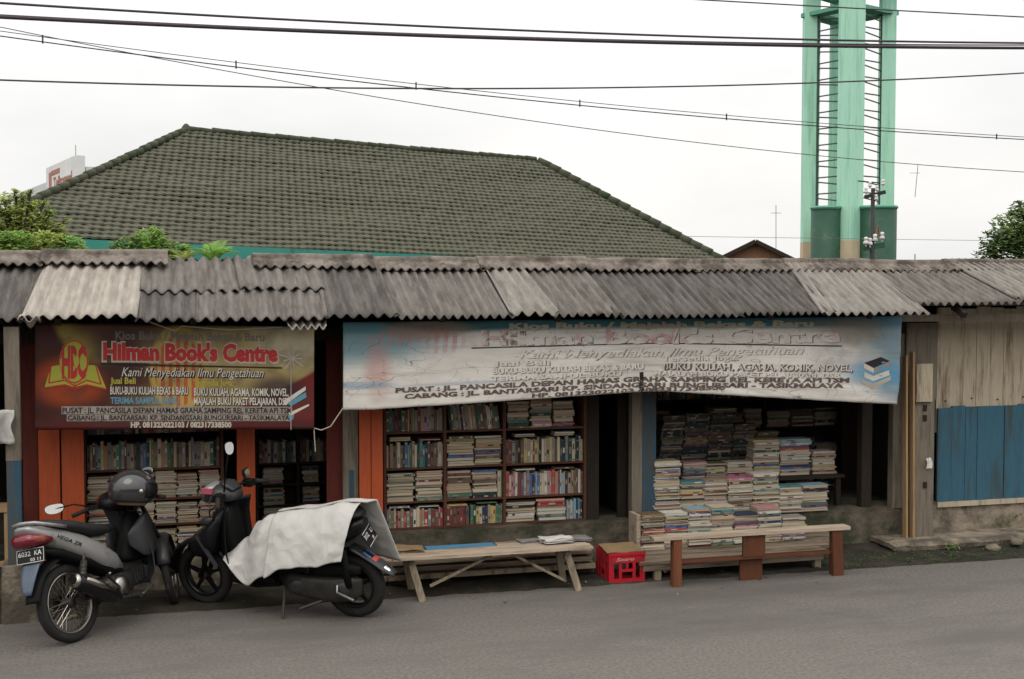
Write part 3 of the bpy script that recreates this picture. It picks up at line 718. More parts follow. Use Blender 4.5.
tr('HP. 081323022103 / 082317338500', 532, 725, 399.5, 391.5, 4.2, brown_i, bold=.045, lift=3)
def rp_(px, py): return (RU(px), RV(px, py))
for pts, m_ in (([(861, 363), (878, 357), (887, 361), (871, 368)], blk_i), ([(861, 363), (871, 368), (871, 373), (861, 368)], white_i), ([(871, 368), (887, 361), (887, 366), (871, 373)], grey_i),
                ([(862, 372), (871, 376), (886, 370), (887, 375), (871, 381), (862, 377)], white_i), ([(859, 379), (871, 384), (888, 376), (888, 380), (871, 389), (860, 383)], halo_i)):
    put_poly(BR_, br_, [rp_(*p) for p in pts], m_, .0035)
# tear + cords
b = MB(); tb = [(RU(640), RV(640, 372)), (RU(641), RV(641, 380)), (RU(640), RV(640, 386)), (RU(643), RV(643, 391))]
stroke(b, br_, tb, .05, .14, .004); b.build('tear', blk_i, BR_)
q = P(314, 428, YB); q2 = P(343, 408, YB)
b = MB(); b.tube([q+Vector((0, 0, 0)), q+Vector((.06, 0, -.02)), q+Vector((.14, 0, .01)), q2+Vector((0, 0, -.0))], .005, 6); b.tube([q, q+Vector((.0, 0, -.02)), q+Vector((.01, 0, -.2))], .004, 6)
b.build('tie_cord', halo_i, BR_)
b = MB(); c_ = P(291, 345, YB-.02); b.tube([c_, P(291, 430, YB-.03)], .003, 5); b.build('hanging_cord', halo_i, BL)
b = MB(); b.tube([P(150, 322, -.55), P(175, 331, -.55), P(182, 326, -.55), P(230, 330, -.55), P(282, 327, -.55)], .006, 6); b.build('tie_wire', halo_i, BL)

exec_rest = True

# ------------------------------------------------------------------ bookcases
def bookcase(name, label, x0, x1, y, z0, zs, ztop, divs, depth=.24, m=shelfw):
    t = thing(name, label, 'bookcase', ((x0+x1)/2, y, z0))
    b = MB(); b.box((x0, y+depth, z0), (x1, y+depth+.01, ztop)); b.build('back_panel', darkwood, t)
    for xv in divs:
        b = MB(); b.box((xv-.013, y-.004, z0), (xv+.013, y+depth-.002, ztop)); b.build('upright', m, t)
    for z in zs:
        b = MB()
        for a, c in zip(divs, divs[1:]): b.box((a+.0135, y, z-.018), (c-.0135, y+depth-.003, z))
        b.build('shelf', m, t)
    return t
YM = .10; MB_x = [X(u, YM) for u in (385, 445, 504.5, 585)]
def zr(v, u=480, Y=YM): return Z(u, v, Y)
mz = [.395, zr(498), zr(465), zr(429.5)]
bookcase('bookcase', 'tall reddish open bookcase of three bays packed with books, middle stall', MB_x[0], MB_x[3], YM, .377, mz, 2.0, MB_x)
YL = .12; LX = [X(u, YL) for u in (84, 222)]
lz = [Z(150, v, YL) for v in (551.5, 524, 498.5, 468.5)]
bookcase('bookcase', 'wide reddish bookcase behind the two motorbikes, left stall', LX[0], LX[1], YL, .33, lz, 2.0, LX)
b = MB(); b.box((LX[0], YL-.02, .335), (LX[1], YL+.02, lz[0]-.02)); b.build('base_board', legm, bpy.data.objects['bookcase.001'])
YD = .9; DX = [X(u, YD) for u in (257, 298, 330)]
dz = [.38, Z(280, 505, YD), Z(280, 484, YD), Z(280, 463, YD)]
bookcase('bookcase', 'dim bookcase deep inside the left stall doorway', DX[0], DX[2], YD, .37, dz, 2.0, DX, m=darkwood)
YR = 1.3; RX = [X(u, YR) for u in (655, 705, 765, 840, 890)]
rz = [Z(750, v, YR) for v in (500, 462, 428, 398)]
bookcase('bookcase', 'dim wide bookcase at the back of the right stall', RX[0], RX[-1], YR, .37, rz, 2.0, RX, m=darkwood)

# ------------------------------------------------------------------ books
PAL = {'cream': (.48, .41, .29), 'white': (.58, .54, .47), 'tan': (.34, .25, .155), 'brown': (.15, .085, .05), 'maroon': (.20, .035, .03), 'red': (.42, .035, .035),
       'pink': (.50, .16, .24), 'orange': (.48, .20, .06), 'yellow': (.50, .38, .09), 'olive': (.20, .19, .07), 'green': (.05, .17, .09), 'dark green': (.025, .07, .045),
       'teal': (.06, .22, .24), 'light blue': (.17, .34, .45), 'blue': (.045, .13, .33), 'navy': (.02, .035, .09), 'purple': (.14, .06, .17), 'grey': (.22, .21, .19), 'black': (.025, .023, .022)}
PN = list(PAL)
PAL = {k: tuple(.78*x+.22*(sum(c)/3) for x in c) for k, c in PAL.items()}
bookm = {k: mat('book cover '+k, c, tuple(x*.75 for x in c), 14, .55, dirt=tuple(x*.6+.04 for x in c), dirt_scale=10, dirt_amt=.2) for k, c in PAL.items()}
pagem = [mat('aged book pages', (.44, .36, .245), (.31, .25, .16), 3, .95, stretch=(1, 1, 60)), mat('pale book pages', (.54, .475, .36), (.40, .345, .25), 3, .95, stretch=(1, 1, 60))]
MIDX = {k: i for i, k in enumerate(PN)}
BOOKS = []
ORD = 'bottom second third fourth fifth sixth seventh eighth ninth tenth eleventh twelfth thirteenth fourteenth fifteenth sixteenth seventeenth eighteenth nineteenth twentieth twenty-first twenty-second twenty-third twenty-fourth twenty-fifth twenty-sixth twenty-seventh twenty-eighth twenty-ninth thirtieth'.split()
ORL = ['first'] + ORD[1:]
def pickcol(weights=None):
    ks = PN; ws = weights or {}
    return R.choices(ks, [ws.get(k, 1) for k in ks])[0]
WARM = {'cream': 4, 'white': 4, 'tan': 2.5, 'grey': 2, 'pink': 1.6, 'light blue': 1.6, 'teal': 1.3, 'black': .5, 'maroon': 1.3, 'purple': .8, 'navy': .7}
SHELFW = {'brown': 4.5, 'tan': 2.4, 'cream': 1.9, 'grey': 2.6, 'white': .5, 'yellow': .6, 'purple': .5, 'red': .8, 'blue': .7, 'maroon': 1.8, 'green': 1.2, 'dark green': 1.5, 'black': 1.3, 'pink': .5, 'olive': 1.5, 'light blue': .7}
def book_mesh(t, l, d, style, col, band, pg):
    # canonical: lying flat, thickness t along z, length l along x, depth d along y; spine towards -y
    b = MB(); c = min(.0022, t*.14); i_ = .003
    ci, bi, pi = MIDX[col], MIDX[band], len(PN)+pg
    b.box((-l/2, 0, 0), (l/2, d, c), ci); b.box((-l/2, 0, t-c), (l/2, d, t), ci)
    if style == 'spine':
        b.box((-l/2, 0, c), (l/2, c, t-c), ci); b.box((-l/2+i_, c, c), (l/2-i_, d-i_, t-c), pi)
        q = R.uniform(.1, .3)*l; e = -.0006; a = R.uniform(-.35, .1)*l
        b._a([(a, e, t*.22), (a+q, e, t*.22), (a+q, e, t*.78), (a, e, t*.78)], [(0, 1, 2, 3)], bi)
        if R.random() < .5:
            for s_ in (-.46, .42): b._a([(s_*l, e, c), (s_*l+.008, e, c), (s_*l+.008, e, t-c), (s_*l, e, t-c)], [(0, 1, 2, 3)], bi)
    else:
        b.box((-l/2+i_*.3, i_*.5, c), (l/2-i_*.3, d-c, t-c), pi); b.box((-l/2, d-c, c), (l/2, d, t-c), ci)
    return b
def add_book(M, t, l, d, style, col, label, area, grp):
    band = R.choice(['cream', 'tan', 'black', 'brown', 'maroon', 'navy', 'tan', 'grey', 'white'])
    if band == col: band = 'black' if col != 'black' else 'cream'
    BOOKS.append(dict(M=M, b=book_mesh(t, l, d, style, col, band, R.randint(0, 1)), label=label, area=area, grp=grp, col=col))
def stack(xc, y, z0, z1, wd, place, prio=1, lmin=.9, tmin=.010, tmax=.032, pages=.55, w=WARM, jit=.010, lean=0, d=.16, grp=None, zvis=None, n0=0, colors=None):
    z = z0; i = 0
    while z < z1-.006:
        t = min(R.uniform(tmin, tmax), z1-z) if z1-z > tmin else z1-z
        l = wd*R.uniform(lmin, 1.03); col = (colors[i] if colors and i < len(colors) else pickcol(w)); st = 'page' if R.random() < pages else 'spine'
        dx = R.uniform(-jit, jit)+lean*(z-z0); a = R.uniform(-.05, .05)
        M = Matrix.Translation((xc+dx, y+R.uniform(-.012, .015), z)) @ Matrix.Rotation(a, 4, 'Z')
        vis = 1 if (zvis is None or z+t > zvis) else .02
        add_book(M, t*.97, l, d, st, col, '%s book, %s, %s' % (col, ('bottom one' if i == 0 else ORD[min(i, 29)]+' from the bottom'), place), t*l*prio*vis, grp or 'books lying in stacks')
        z += t; i += 1
    return z
def row(x0, x1, y, z0, hmax, place, prio=1, w=SHELFW, lean=0, hmin=None, tmin=.012, tmax=.036, grp=None, colors=None, dep=.15):
    x = x0; i = 0; hmin = hmin or hmax*.82
    while x < x1-.008:
        t = R.uniform(tmin, tmax)
        if x+t > x1: t = x1-x
        h = R.uniform(hmin, hmax); col = (colors[i] if colors and i < len(colors) else pickcol(w))
        # rotate the lying book so that it stands with its spine out
        ln = lean+R.uniform(-.01, .01)
        M = Matrix.Translation((x+t, y+R.uniform(0, .014), z0+h/2)) @ Matrix.Rotation(ln, 4, 'Y') @ Matrix.Rotation(math.radians(-90), 4, 'Y')
        add_book(M, t*.95, h, dep, 'spine' if R.random() < .93 else 'page', col, '%s book standing %s from left, %s' % (col, ORL[min(i, 29)] if i else 'first', place), t*h*prio, grp or 'books standing on the shelves')
        x += t; i += 1
def topping(x0, x1, y, z0, n, place, prio=1, w=SHELFW, l=.19):
    z = z0; xc = (x0+x1)/2
    for i in range(n):
        t = R.uniform(.010, .02); col = pickcol(w)
        M = Matrix.Translation((xc+R.uniform(-.01, .01), y+.003, z)) @ Matrix.Rotation(R.uniform(-.04, .04), 4, 'Z')
        add_book(M, t*.95, l, .13, R.choice(['spine', 'page']), col, '%s book lying on top of the %s, %s' % (col, 'standing row' if n == 1 else ['standing row', 'standing row second up', 'standing row third up'][i], place), t*l*prio, 'books standing on the shelves'); z += t
# middle bookcase
yb_ = YM+.015; e = .016
bx = [(MB_x[i]+e, MB_x[i+1]-e) for i in range(3)]
gap = [mz[1]-mz[0]-.02, mz[2]-mz[1]-.02, mz[3]-mz[2]-.02, .26]
sn = ['bottom shelf', 'second shelf', 'third shelf', 'top visible shelf']; bn = ['left bay', 'middle bay', 'right bay']
def pl_(r, c, extra=''): return sn[r]+' of middle bookcase '+bn[c]+extra
# row 3 (top, partly behind the banner)
row(bx[0][0], bx[0][1], yb_, mz[3], .23, pl_(3, 0), .8); row(bx[1][0]+.02, bx[1][1]-.03, yb_, mz[3], .25, pl_(3, 1), .8, lean=-.12, tmax=.03)
for k in range(4):
    w_ = (bx[2][1]-bx[2][0])/3.4; stack(bx[2][0]+w_*(k+.5)-.0+.01, yb_, mz[3], mz[3]+R.uniform(.24, .27), w_*.92, pl_(3, 2, ', stack '+['one', 'two', 'three', 'four'][k]), .6, grp='books lying in stacks') if k < 3 else None
# row 2
def rowtop(r, c, h, n1=1, n2=1, **k):
    x0, x1 = bx[c]; row(x0, x1, yb_, mz[r], h, pl_(r, c), **k); m_ = (x0+x1)/2
    topping(x0, m_-.01, yb_, mz[r]+h+.002, n1, pl_(r, c, ' left side')); topping(m_+.01, x1, yb_, mz[r]+h+.002, n2, pl_(r, c, ' right side'))
rowtop(2, 0, gap[2]*.78, 2, 1)
def twostacks(r, c, place=pl_, extra=0, **k):
    x0, x1 = bx[c]; x1e = x1-extra; m_ = (x0+x1e)/2; wd = (x1e-x0)/2-.012
    stack((x0+m_)/2, yb_, mz[r], mz[r]+gap[r]*R.uniform(.86, .96), wd, pl_(r, c, ', left stack'), grp='books lying in stacks', w=SHELFW, **k)
    stack((x1e+m_)/2, yb_, mz[r], mz[r]+gap[r]*R.uniform(.86, .96), wd, pl_(r, c, ', right stack'), grp='books lying in stacks', w=SHELFW, **k)
    if extra: row(x1e+.004, x1, yb_, mz[r], gap[r]*.9, pl_(r, c, ' beside the stacks'), colors=['cream', 'green', 'tan'])
twostacks(2, 1); rowtop(2, 2, gap[2]*.78, 2, 2, colors=['brown', 'maroon', 'grey', 'brown', 'black', 'brown', 'yellow', 'tan', 'cream', 'maroon', 'yellow', 'grey', 'black', 'navy', 'cream', 'tan', 'yellow', 'grey'])
twostacks(1, 0, pages=.7); twostacks(1, 1, extra=.05)
rowtop(1, 2, gap[1]*.82, 1, 1, colors=['red', 'cream', 'pink', 'tan', 'white', 'maroon', 'purple', 'cream', 'grey', 'blue', 'navy', 'grey', 'light blue', 'blue', 'cream', 'cream', 'white', 'tan', 'pink', 'red', 'orange', 'purple', 'cream', 'light blue'])
rowtop(0, 0, gap[0]*.8, 1, 1, colors=['grey', 'grey', 'olive', 'cream', 'red', 'tan', 'tan', 'red', 'grey', 'brown', 'white', 'cream', 'orange', 'tan', 'red'])
row(bx[1][0], bx[1][0]+.22, yb_, mz[0], gap[0]*.78, pl_(0, 1, ' left half'), colors=['maroon', 'maroon', 'brown', 'maroon', 'maroon', 'maroon', 'brown', 'maroon'], tmin=.028, tmax=.032, hmin=gap[0]*.76)
topping(bx[1][0], bx[1][0]+.22, yb_, mz[0]+gap[0]*.79, 1, pl_(0, 1, ' left half'))
row(bx[1][0]+.225, bx[1][1], yb_, mz[0], gap[0]*.82, pl_(0, 1, ' right half'), colors=['green', 'dark green', 'yellow', 'cream', 'navy', 'navy', 'tan', 'yellow', 'yellow', 'green', 'green'], tmin=.022, tmax=.03)
topping(bx[1][0]+.24, bx[1][1]-.02, yb_, mz[0]+gap[0]*.84, 1, pl_(0, 1, ' right half'))
x0, x1 = bx[2]; w3 = (x1-x0)*.385
stack(x0+w3/2, yb_, mz[0], mz[0]+gap[0]*.9, w3*.96, pl_(0, 2, ', left stack'), colors=['cream', 'cream', 'white', 'black', 'cream', 'black', 'white', 'grey', 'black', 'white'])
stack(x0+w3*1.5+.006, yb_, mz[0], mz[0]+gap[0]*.93, w3*.96, pl_(0, 2, ', right stack'), colors=['light blue', 'teal', 'cream', 'light blue', 'grey', 'grey', 'red', 'red', 'red', 'red'], w={'red': 2, 'pink': 1, 'cream': 1})
row(x0+w3*2+.014, x1, yb_, mz[0], gap[0]*.9, pl_(0, 2, ' beside the stacks'), colors=['light blue', 'grey', 'cream', 'light blue', 'light blue', 'navy', 'teal'], tmin=.014, tmax=.024)
# left bookcase
yl_ = YL+.015; lg = [lz[1]-lz[0]-.02, lz[2]-lz[1]-.02, lz[3]-lz[2]-.02, .28]; ln_ = ['bottom', 'second', 'third', 'fourth']
for r_ in (0, 1, 2):
    k = 6; wd = (LX[1]-LX[0]-.04)/k
    for c in range(k):
        cw = {'cream': 4, 'white': 3, 'tan': 3, 'red': 1.4, 'pink': 1, 'light blue': 1, 'orange': .8} if r_ < 2 else {'cream': 6, 'tan': 5, 'white': 1.5, 'pink': .6, 'maroon': .5, 'black': .1, 'blue': .1, 'green': .1}
        stack(LX[0]+.02+wd*(c+.5), yl_, lz[r_], lz[r_]+lg[r_]*R.uniform(.82, .98), wd*.95, '%s shelf of left bookcase, %s stack' % (ln_[r_], ['leftmost', 'second', 'third', 'fourth', 'fifth', 'rightmost'][c]), .8 if c > 1 else .35, tmin=.009, tmax=.022, pages=.8, w=cw)
row(LX[0]+.02, LX[1]-.02, yl_, lz[3], .25, 'fourth shelf of left bookcase', .55, tmin=.016, tmax=.034)
row(LX[0]+.02, LX[1]-.02, yl_+.1, lz[3]+.29, .22, 'topmost shelf of left bookcase', .02)
# right pile: benches/tables carry tier A, plinth tier B, a riser shelf tier C
def pstack(u0, u1, vt, vb, Y, z0, place, **k):
    xa, xc = X(u0, Y), X(u1, Y); um = (u0+u1)/2
    stack((xa+xc)/2, Y, z0, Z(um, vt, Y), (xc-xa)*1.06, place, zvis=Z(um, vb, Y), **k)
YA, YBt, YC = -.42, -.06, .24
ZA = Z(660, 549, YA)
nm = ['leftmost', 'second', 'third', 'fourth', 'fifth', 'sixth', 'seventh', 'eighth']
for i, (a, c, t_, b_) in enumerate([(643, 665, 514, 550), (666, 688, 513, 548), (689, 711, 509, 547), (712, 734, 506, 546), (735, 758, 514, 545), (759, 782, 508, 544), (783, 806, 517, 542)]):
    pstack(a, c, t_, b_+9, YA, ZA, 'front tier, %s stack of outdoor pile' % nm[i], prio=1.6, tmin=.008, tmax=.022)
for i, (a, c, t_, b_) in enumerate([(655, 680, 461, 515), (681, 704, 481, 512), (705, 728, 480, 510), (729, 753, 478, 512), (754, 779, 473, 508), (780, 803, 486, 509), (804, 828, 485, 506)]):
    pstack(a, c, t_, b_, YBt, .378, 'middle tier, %s stack of outdoor pile' % nm[i], prio=1.5, tmin=.008, tmax=.024)
riser = thing('display_table', 'low dark table inside the right stall under the rear book stacks', 'table', (5.3, .4, .37))
b = MB(); b.box((X(660, .14), .14, .66), (X(845, .14), .62, .69)); b.build('tabletop', darkwood, riser)
for xq in (X(660, .14)+.03, X(845, .14)-.08):
    for yq in (.16, .55):
        b = MB(); b.box((xq, yq, .37), (xq+.05, yq+.05, .66)); b.build('leg', darkwood, riser)
for i, (a, c, t_, b_) in enumerate([(684, 706, 462, 482), (707, 726, 463, 482), (728, 752, 462, 480), (754, 779, 440, 475), (781, 810, 439, 488), (813, 835, 451, 486)]):
    pstack(a, c, t_, b_, YC, .692, 'rear tier, %s stack of outdoor pile' % nm[i], prio=1.2, tmin=.009, tmax=.024)
for i, (a, c, t_) in enumerate([(655, 676, 416), (678, 701, 414), (703, 726, 408), (728, 748, 424), (752, 772, 432), (786, 808, 438)]):
    pstack(a, c, t_, 470, .80, .40, 'shade-coloured back tier, %s stack of outdoor pile' % nm[i], prio=.35, tmin=.012, tmax=.026, lean=.12, pages=.1, w={'brown': 3, 'black': 3, 'dark green': 3, 'olive': 2, 'navy': 2, 'maroon': 1, 'grey': 1, **{k: .05 for k in ('cream', 'white', 'yellow', 'red', 'pink', 'orange', 'tan', 'light blue', 'blue', 'teal', 'green', 'purple')}})  # dark covers and few page edges put the tier's shade into colour
# dim backgrounds
for c in range(2):
    for k in range(3): stack((DX[c]*.6+DX[c+1]*.4), YD+.02, dz[k], dz[k]+(.16 if k else .3), abs(DX[c+1]-DX[c])*.5, 'shelf %d of the dim doorway bookcase bay %d' % (k, c), prio=.05, w=SHELFW)
    row(DX[c]+.02, DX[c+1]-.02, YD+.02, dz[3], .22, 'dim', .05)
for c in range(4):
    for k in range(3):
        n_ = 3; wd = (RX[c+1]-RX[c]-.04)/n_
        for q_ in range(n_): stack(RX[c]+.02+wd*(q_+.5), YR+.02, rz[k], rz[k]+R.uniform(.14, .22), wd*.93, 'dim', prio=.04, w=SHELFW, tmin=.015)
    row(RX[c]+.02, RX[c+1]-.02, YR+.02, rz[3], .2, 'dim', .04)
BOOKS.sort(key=lambda q: -q['area'])
seen = set(); allm = [bookm[k] for k in PN]+pagem
rest = []
for q in BOOKS:
    if len(seen) < 298 and q['label'] not in seen and q['area'] > 0 and 'dim' not in q['label']:
        seen.add(q['label']); used = sorted(set(q['b'].mi)); mp_ = {k: i for i, k in enumerate(used)}
        q['b'].mi = [mp_[k] for k in q['b'].mi]
        o = q['b'].build('book', [allm[k] for k in used], local=True); o.matrix_world = q['M']
        tag(o, q['label'], 'book', q['grp'])
    else: rest.append(q)
b = MB()
for q in rest:
    k = len(b.v); b.v += [tuple(q['M'] @ Vector(p)) for p in q['b'].v]; b.f += [tuple(i+k for i in f) for f in q['b'].f]; b.mi += q['b'].mi
o = b.build('packed_books', allm); tag(o, 'remaining packed old books in the shaded shelves and stacks', 'books', kind='stuff')
print('BOOKS', len(BOOKS), 'rest', len(rest))

# ------------------------------------------------------------------ benches, crate
def at(u, v, Y): return P(u, v, Y)
# trestle bench left
T1 = thing('trestle_bench', 'pale scuffed trestle bench with splayed legs and a partly blue top', 'bench', (2.6, -.95, 0))
xl, xr = X(388, -.9), X(592, -.95); zt = Z(490, 552, -.98)
for i, (y0, y1, m_, xa, xc) in enumerate([(-1.0, -.875, palex, xl+.02, xr), (-.87, -.76, palex, xl, xr-.01)]):
    b = MB(); b.box((xa, y0, zt-.024), (xc, y1, zt+.002*i), jit=.004); b.build('top_board', m_, T1)
b = MB(); b.box((X(428, -.8), -.755, zt-.022), (X(497, -.8), -.63, zt+.004)); b.build('blue_board', bluex, T1)
b = MB(); b.box((X(499, -.8), -.755, zt-.022), (xr-.02, -.63, zt+.003)); b.build('top_board', palex, T1)
b = MB(); b.box((xl, -.755, zt-.022), (X(426, -.8), -.63, zt+.003)); b.build('top_board', oldx, T1)
for sgn, u in ((-1, 418), (1, 574)):
    xx = X(u, -.97, 575)
    for yt_, yb2, dx in ((-.90, -.99, .035), (-.68, -.62, .015)):
        b = MB(); b.beam((xx-.055+dx*0, yt_, zt-.025), (xx+dx, yb2, -.005), .058, .035, up=(0, 1, 0)); b.build('leg', legm, T1)
    b = MB(); b.beam((xx-.05, -.95, zt-.05), (xx-.05, -.66, zt-.05), .03, .05); b.build('cross_bar', oldx, T1)
for (a, c) in (((430, 586), (492, 553)), ((510, 553), (566, 579))):
    b = MB(); b.beam(at(*a, -.90), at(c[0], c[1]+2, -.90), .02, .022); b.build('brace', legm, T1)
# slatted low bench behind it
T2 = thing('slatted_bench', 'stack of three weathered boards on blocks behind the trestle bench', 'bench', (2.7, -.4, 0))
for i, (v, ue) in enumerate(((556, 592), (563, 592), (570, 595))):
    z = Z(500, v, -.56); b = MB(); b.box((X(372, -.56)+.03*i, -.56-.012*i, z-.03), (X(ue, -.56), -.25, z+.008), jit=.004); b.build('board', [palex, oldx, legm][i], T2)
for u in (395, 440, 585):
    b = MB(); b.box((X(u, -.45)-.07, -.47, -.02), (X(u, -.45)+.09, -.24, Z(500, 573, -.56)-.01), jit=.01); b.build('block', concrete, T2)
# things on the trestle bench
def sheets(name, x0, y0, z0, w_, d_, n_, m_, label, cat, ang=0, th=.006, curl=.012):
    b = MB()
    for i in range(n_):
        a = ang+R.uniform(-.12, .12); ca, sa = math.cos(a), math.sin(a); ox, oy = R.uniform(-.02, .02), R.uniform(-.015, .015); s0 = R.random()*9
        def fn(u, v):
            x = (u-.5)*w_; y = (v-.5)*d_
            return (x0+ox+x*ca-y*sa, y0+oy+x*sa+y*ca, z0+.006+i*th+max(-.002, curl*nz(u*2+s0, v*2))+curl*(u*(1-u)*.5))
        b.grid(fn, 8, 6)
    b.uv = {}
    return tag(b.build(name, m_, smooth=True, solid=.004), label, cat)
sheets('newspaper', X(556, -.75), -.78, zt+.002, .26, .17, 5, paper, 'loose pile of white magazines on the right half of the trestle bench', 'newspaper', .2, .008, .03)
sheets('newspaper', X(580, -.75), -.72, zt+.002, .20, .18, 4, paperdark, 'grey newspapers at the right end of the trestle bench', 'newspaper', -.1, .006)
sheets('newspaper', X(531, -.75), -.68, zt+.004, .2, .12, 2, paperdark, 'flat dark grey paper in the middle of the trestle bench', 'newspaper', .1)
sheets('cardboard', X(404, -.75), -.74, zt+.002, .30, .22, 3, card, 'brown cardboard sheets on the left end of the trestle bench', 'cardboard', -.05, .008, .02)
# crate
CR = thing('drinks_crate', 'red plastic bottle crate with pale lettering beside the trestle bench', 'crate', (3.85, -.8, 0))
cx0, cx1 = X(609, -.84, 570), X(645, -.84, 570); cz0 = .0; cz1 = Z(627, 553, -.84); cy0, cy1 = -.84, -.50
def panel(b, fn, wd, hh):
    def q(a0, b0, a1, b1): 
        p = [fn(a0, b0, 0), fn(a1, b0, 0), fn(a1, b1, 0), fn(a0, b1, 0), fn(a0, b0, 1), fn(a1, b0, 1), fn(a1, b1, 1), fn(a0, b1, 1)]
        b._a(p, [(0, 1, 2, 3), (7, 6, 5, 4), (0, 4, 5, 1), (1, 5, 6, 2), (2, 6, 7, 3), (3, 7, 4, 0)])
    q(0, 0, wd, hh*.13); q(0, hh*.66, wd, hh)
    q(0, hh*.13, wd*.14, hh*.66); q(wd*.86, hh*.13, wd, hh*.66); q(wd*.28, hh*.13, wd*.36, hh*.66); q(wd*.66, hh*.13, wd*.74, hh*.66)
    q(wd*.36, hh*.36, wd*.66, hh*.45); q(wd*.48, hh*.45, wd*.54, hh*.66)
b = MB(); Wc, Hc = cx1-cx0, cz1-cz0; Dc = cy1-cy0
panel(b, lambda x, z, d: (cx0+x, cy0+.012*d, cz0+z), Wc, Hc); b.build('front_panel', red_pl, CR)
b = MB(); panel(b, lambda x, z, d: (cx0+x, cy1-.012*d, cz0+z), Wc, Hc); b.build('rear_panel', red_pl, CR)
b = MB(); panel(b, lambda y, z, d: (cx0+.012*d, cy0+.0125+y, cz0+z), Dc-.025, Hc); b.build('side_panel', red_pl, CR)
b = MB(); panel(b, lambda y, z, d: (cx1-.012*d, cy0+.0125+y, cz0+z), Dc-.025, Hc); b.build('side_panel', red_pl, CR)
b = MB(); b.box((cx0+.013, cy0+.013, cz0+.01), (cx1-.013, cy1-.013, cz0+.025)); b.build('crate_floor', red_pl, CR)
b = MB(); b.box((cx0-.005, cy0-.006, cz1-.022), (cx1+.005, cy0-.001, cz1)); b.build('rim', red_pl, CR)
crate_i = flat('crate pale pink print', (.50, .25, .23))
vs, fs = text_geo('Sosro', Wc*.5, .032, .03, .25)
b = MB(); b._a([(cx0+Wc*.2+x, cy0-.0025, cz1-.07+y) for x, y in vs], fs); b.build('lettering', crate_i, CR)
b = MB(); b.grid(lambda u, v: (cx0-.015+(Wc+.0)*u+.03*v, cy0+.01+(Dc-.02)*v, cz1+.007+.006*nz(u*3, v*3)+.012*v), 8, 8); b.uv = {}
tag(b.build('cardboard', card, solid=.008), 'brown cardboard piece lying over the red crate', 'cardboard')
# table under the front tier
T3 = thing('plank_table', 'low weathered plank table carrying the front stacks of books', 'table', (5, -.6, 0))
for i in range(4):
    y0 = -.86+i*.20; b = MB(); b.box((X(640+i*3, y0, 550), y0, ZA-.034), (X(829+i*2, y0, 550), y0+.19, ZA-.004+(.003 if i % 2 else 0)), jit=.003); b.build('top_board', oldx, T3)
b = MB(); b.box((X(640, -.84, 550)+.03, -.85, ZA-.09), (X(828, -.84, 550)-.05, -.82, ZA-.036)); b.build('apron', oldx, T3)
for u in (655, 815):
    for y0 in (-.84, -.2):
        x_ = X(u, y0, 570); b = MB(); b.box((x_, y0, -.01), (x_+.06, y0+.05, ZA-.036)); b.build('leg', legm, T3)
b = MB(); b.beam((X(661, -.8, 570)+.02, -.80, .07), (X(661, -.8, 570)+.14, -.80, ZA-.06), .025, .04); b.build('brace', legm, T3)
# the board behind the stacks leaning at its left end
b = MB(); b.box((X(637, -.40), -.40, ZA), (X(641, -.40), -.2, Z(640, 515, -.4))); tag(b.build('side_board', palex), 'upright pale board holding the front book stacks at the left', 'board')
# brown bench in front
T4 = thing('bench', 'long red brown wooden bench with pale top standing before the book pile', 'bench', (5, -1.1, 0))
yf = -1.10; za = Z(675, 537, yf); zb_ = Z(838, 527, yf); zt4 = (za+zb_)/2
bx0, bx1 = X(653, yf, 536), X(849, yf, 528)
b = MB(); b.box((bx0, yf-.03, zt4-.022), (bx1, yf+.10, zt4+.004), jit=.003); b.build('seat', palex, T4)
lx0, lx1 = X(673, yf, 560), X(681, yf, 560); rx0, rx1 = X(833, yf, 550), X(843, yf, 550)
for (a, c, m_, tl_) in ((lx0, lx1, redlight, 0), (rx0, rx1, redz, .02)):
    b = MB(); y0, y1 = yf-.02, yf+.035
    b._a([(a, y0, -.004), (c, y0, -.004), (c, y1, -.004), (a, y1, -.004), (a-tl_, y0, zt4-.023), (c-tl_, y0, zt4-.023), (c-tl_, y1, zt4-.023), (a-tl_, y1, zt4-.023)],
         [(0, 3, 2, 1), (4, 5, 6, 7), (0, 1, 5, 4), (1, 2, 6, 5), (2, 3, 7, 6), (3, 0, 4, 7)]); b.build('leg', m_, T4)
    b = MB(); b.box((a+.012, yf+.045, -.004), (a+.05, yf+.085, zt4-.023)); b.build('leg', redz, T4)
zrail = Z(760, 556, yf); b = MB(); b.box((lx1+.001, yf+.0, zrail-.022), (rx0-.022, yf+.09, zrail-.002)); b.build('lower_shelf', redx, T4)
cx_0, cx_1 = X(743, yf, 555), X(765, yf, 555)
b = MB(); b.box((cx_0, yf-.004, zrail), (cx_1, yf+.022, zt4-.023)); b.build('centre_board', redz, T4)
b = MB(); b.box((cx_0, yf+.05, .0), (cx_1, yf+.075, zrail-.024)); b.build('centre_board', redz, T4)
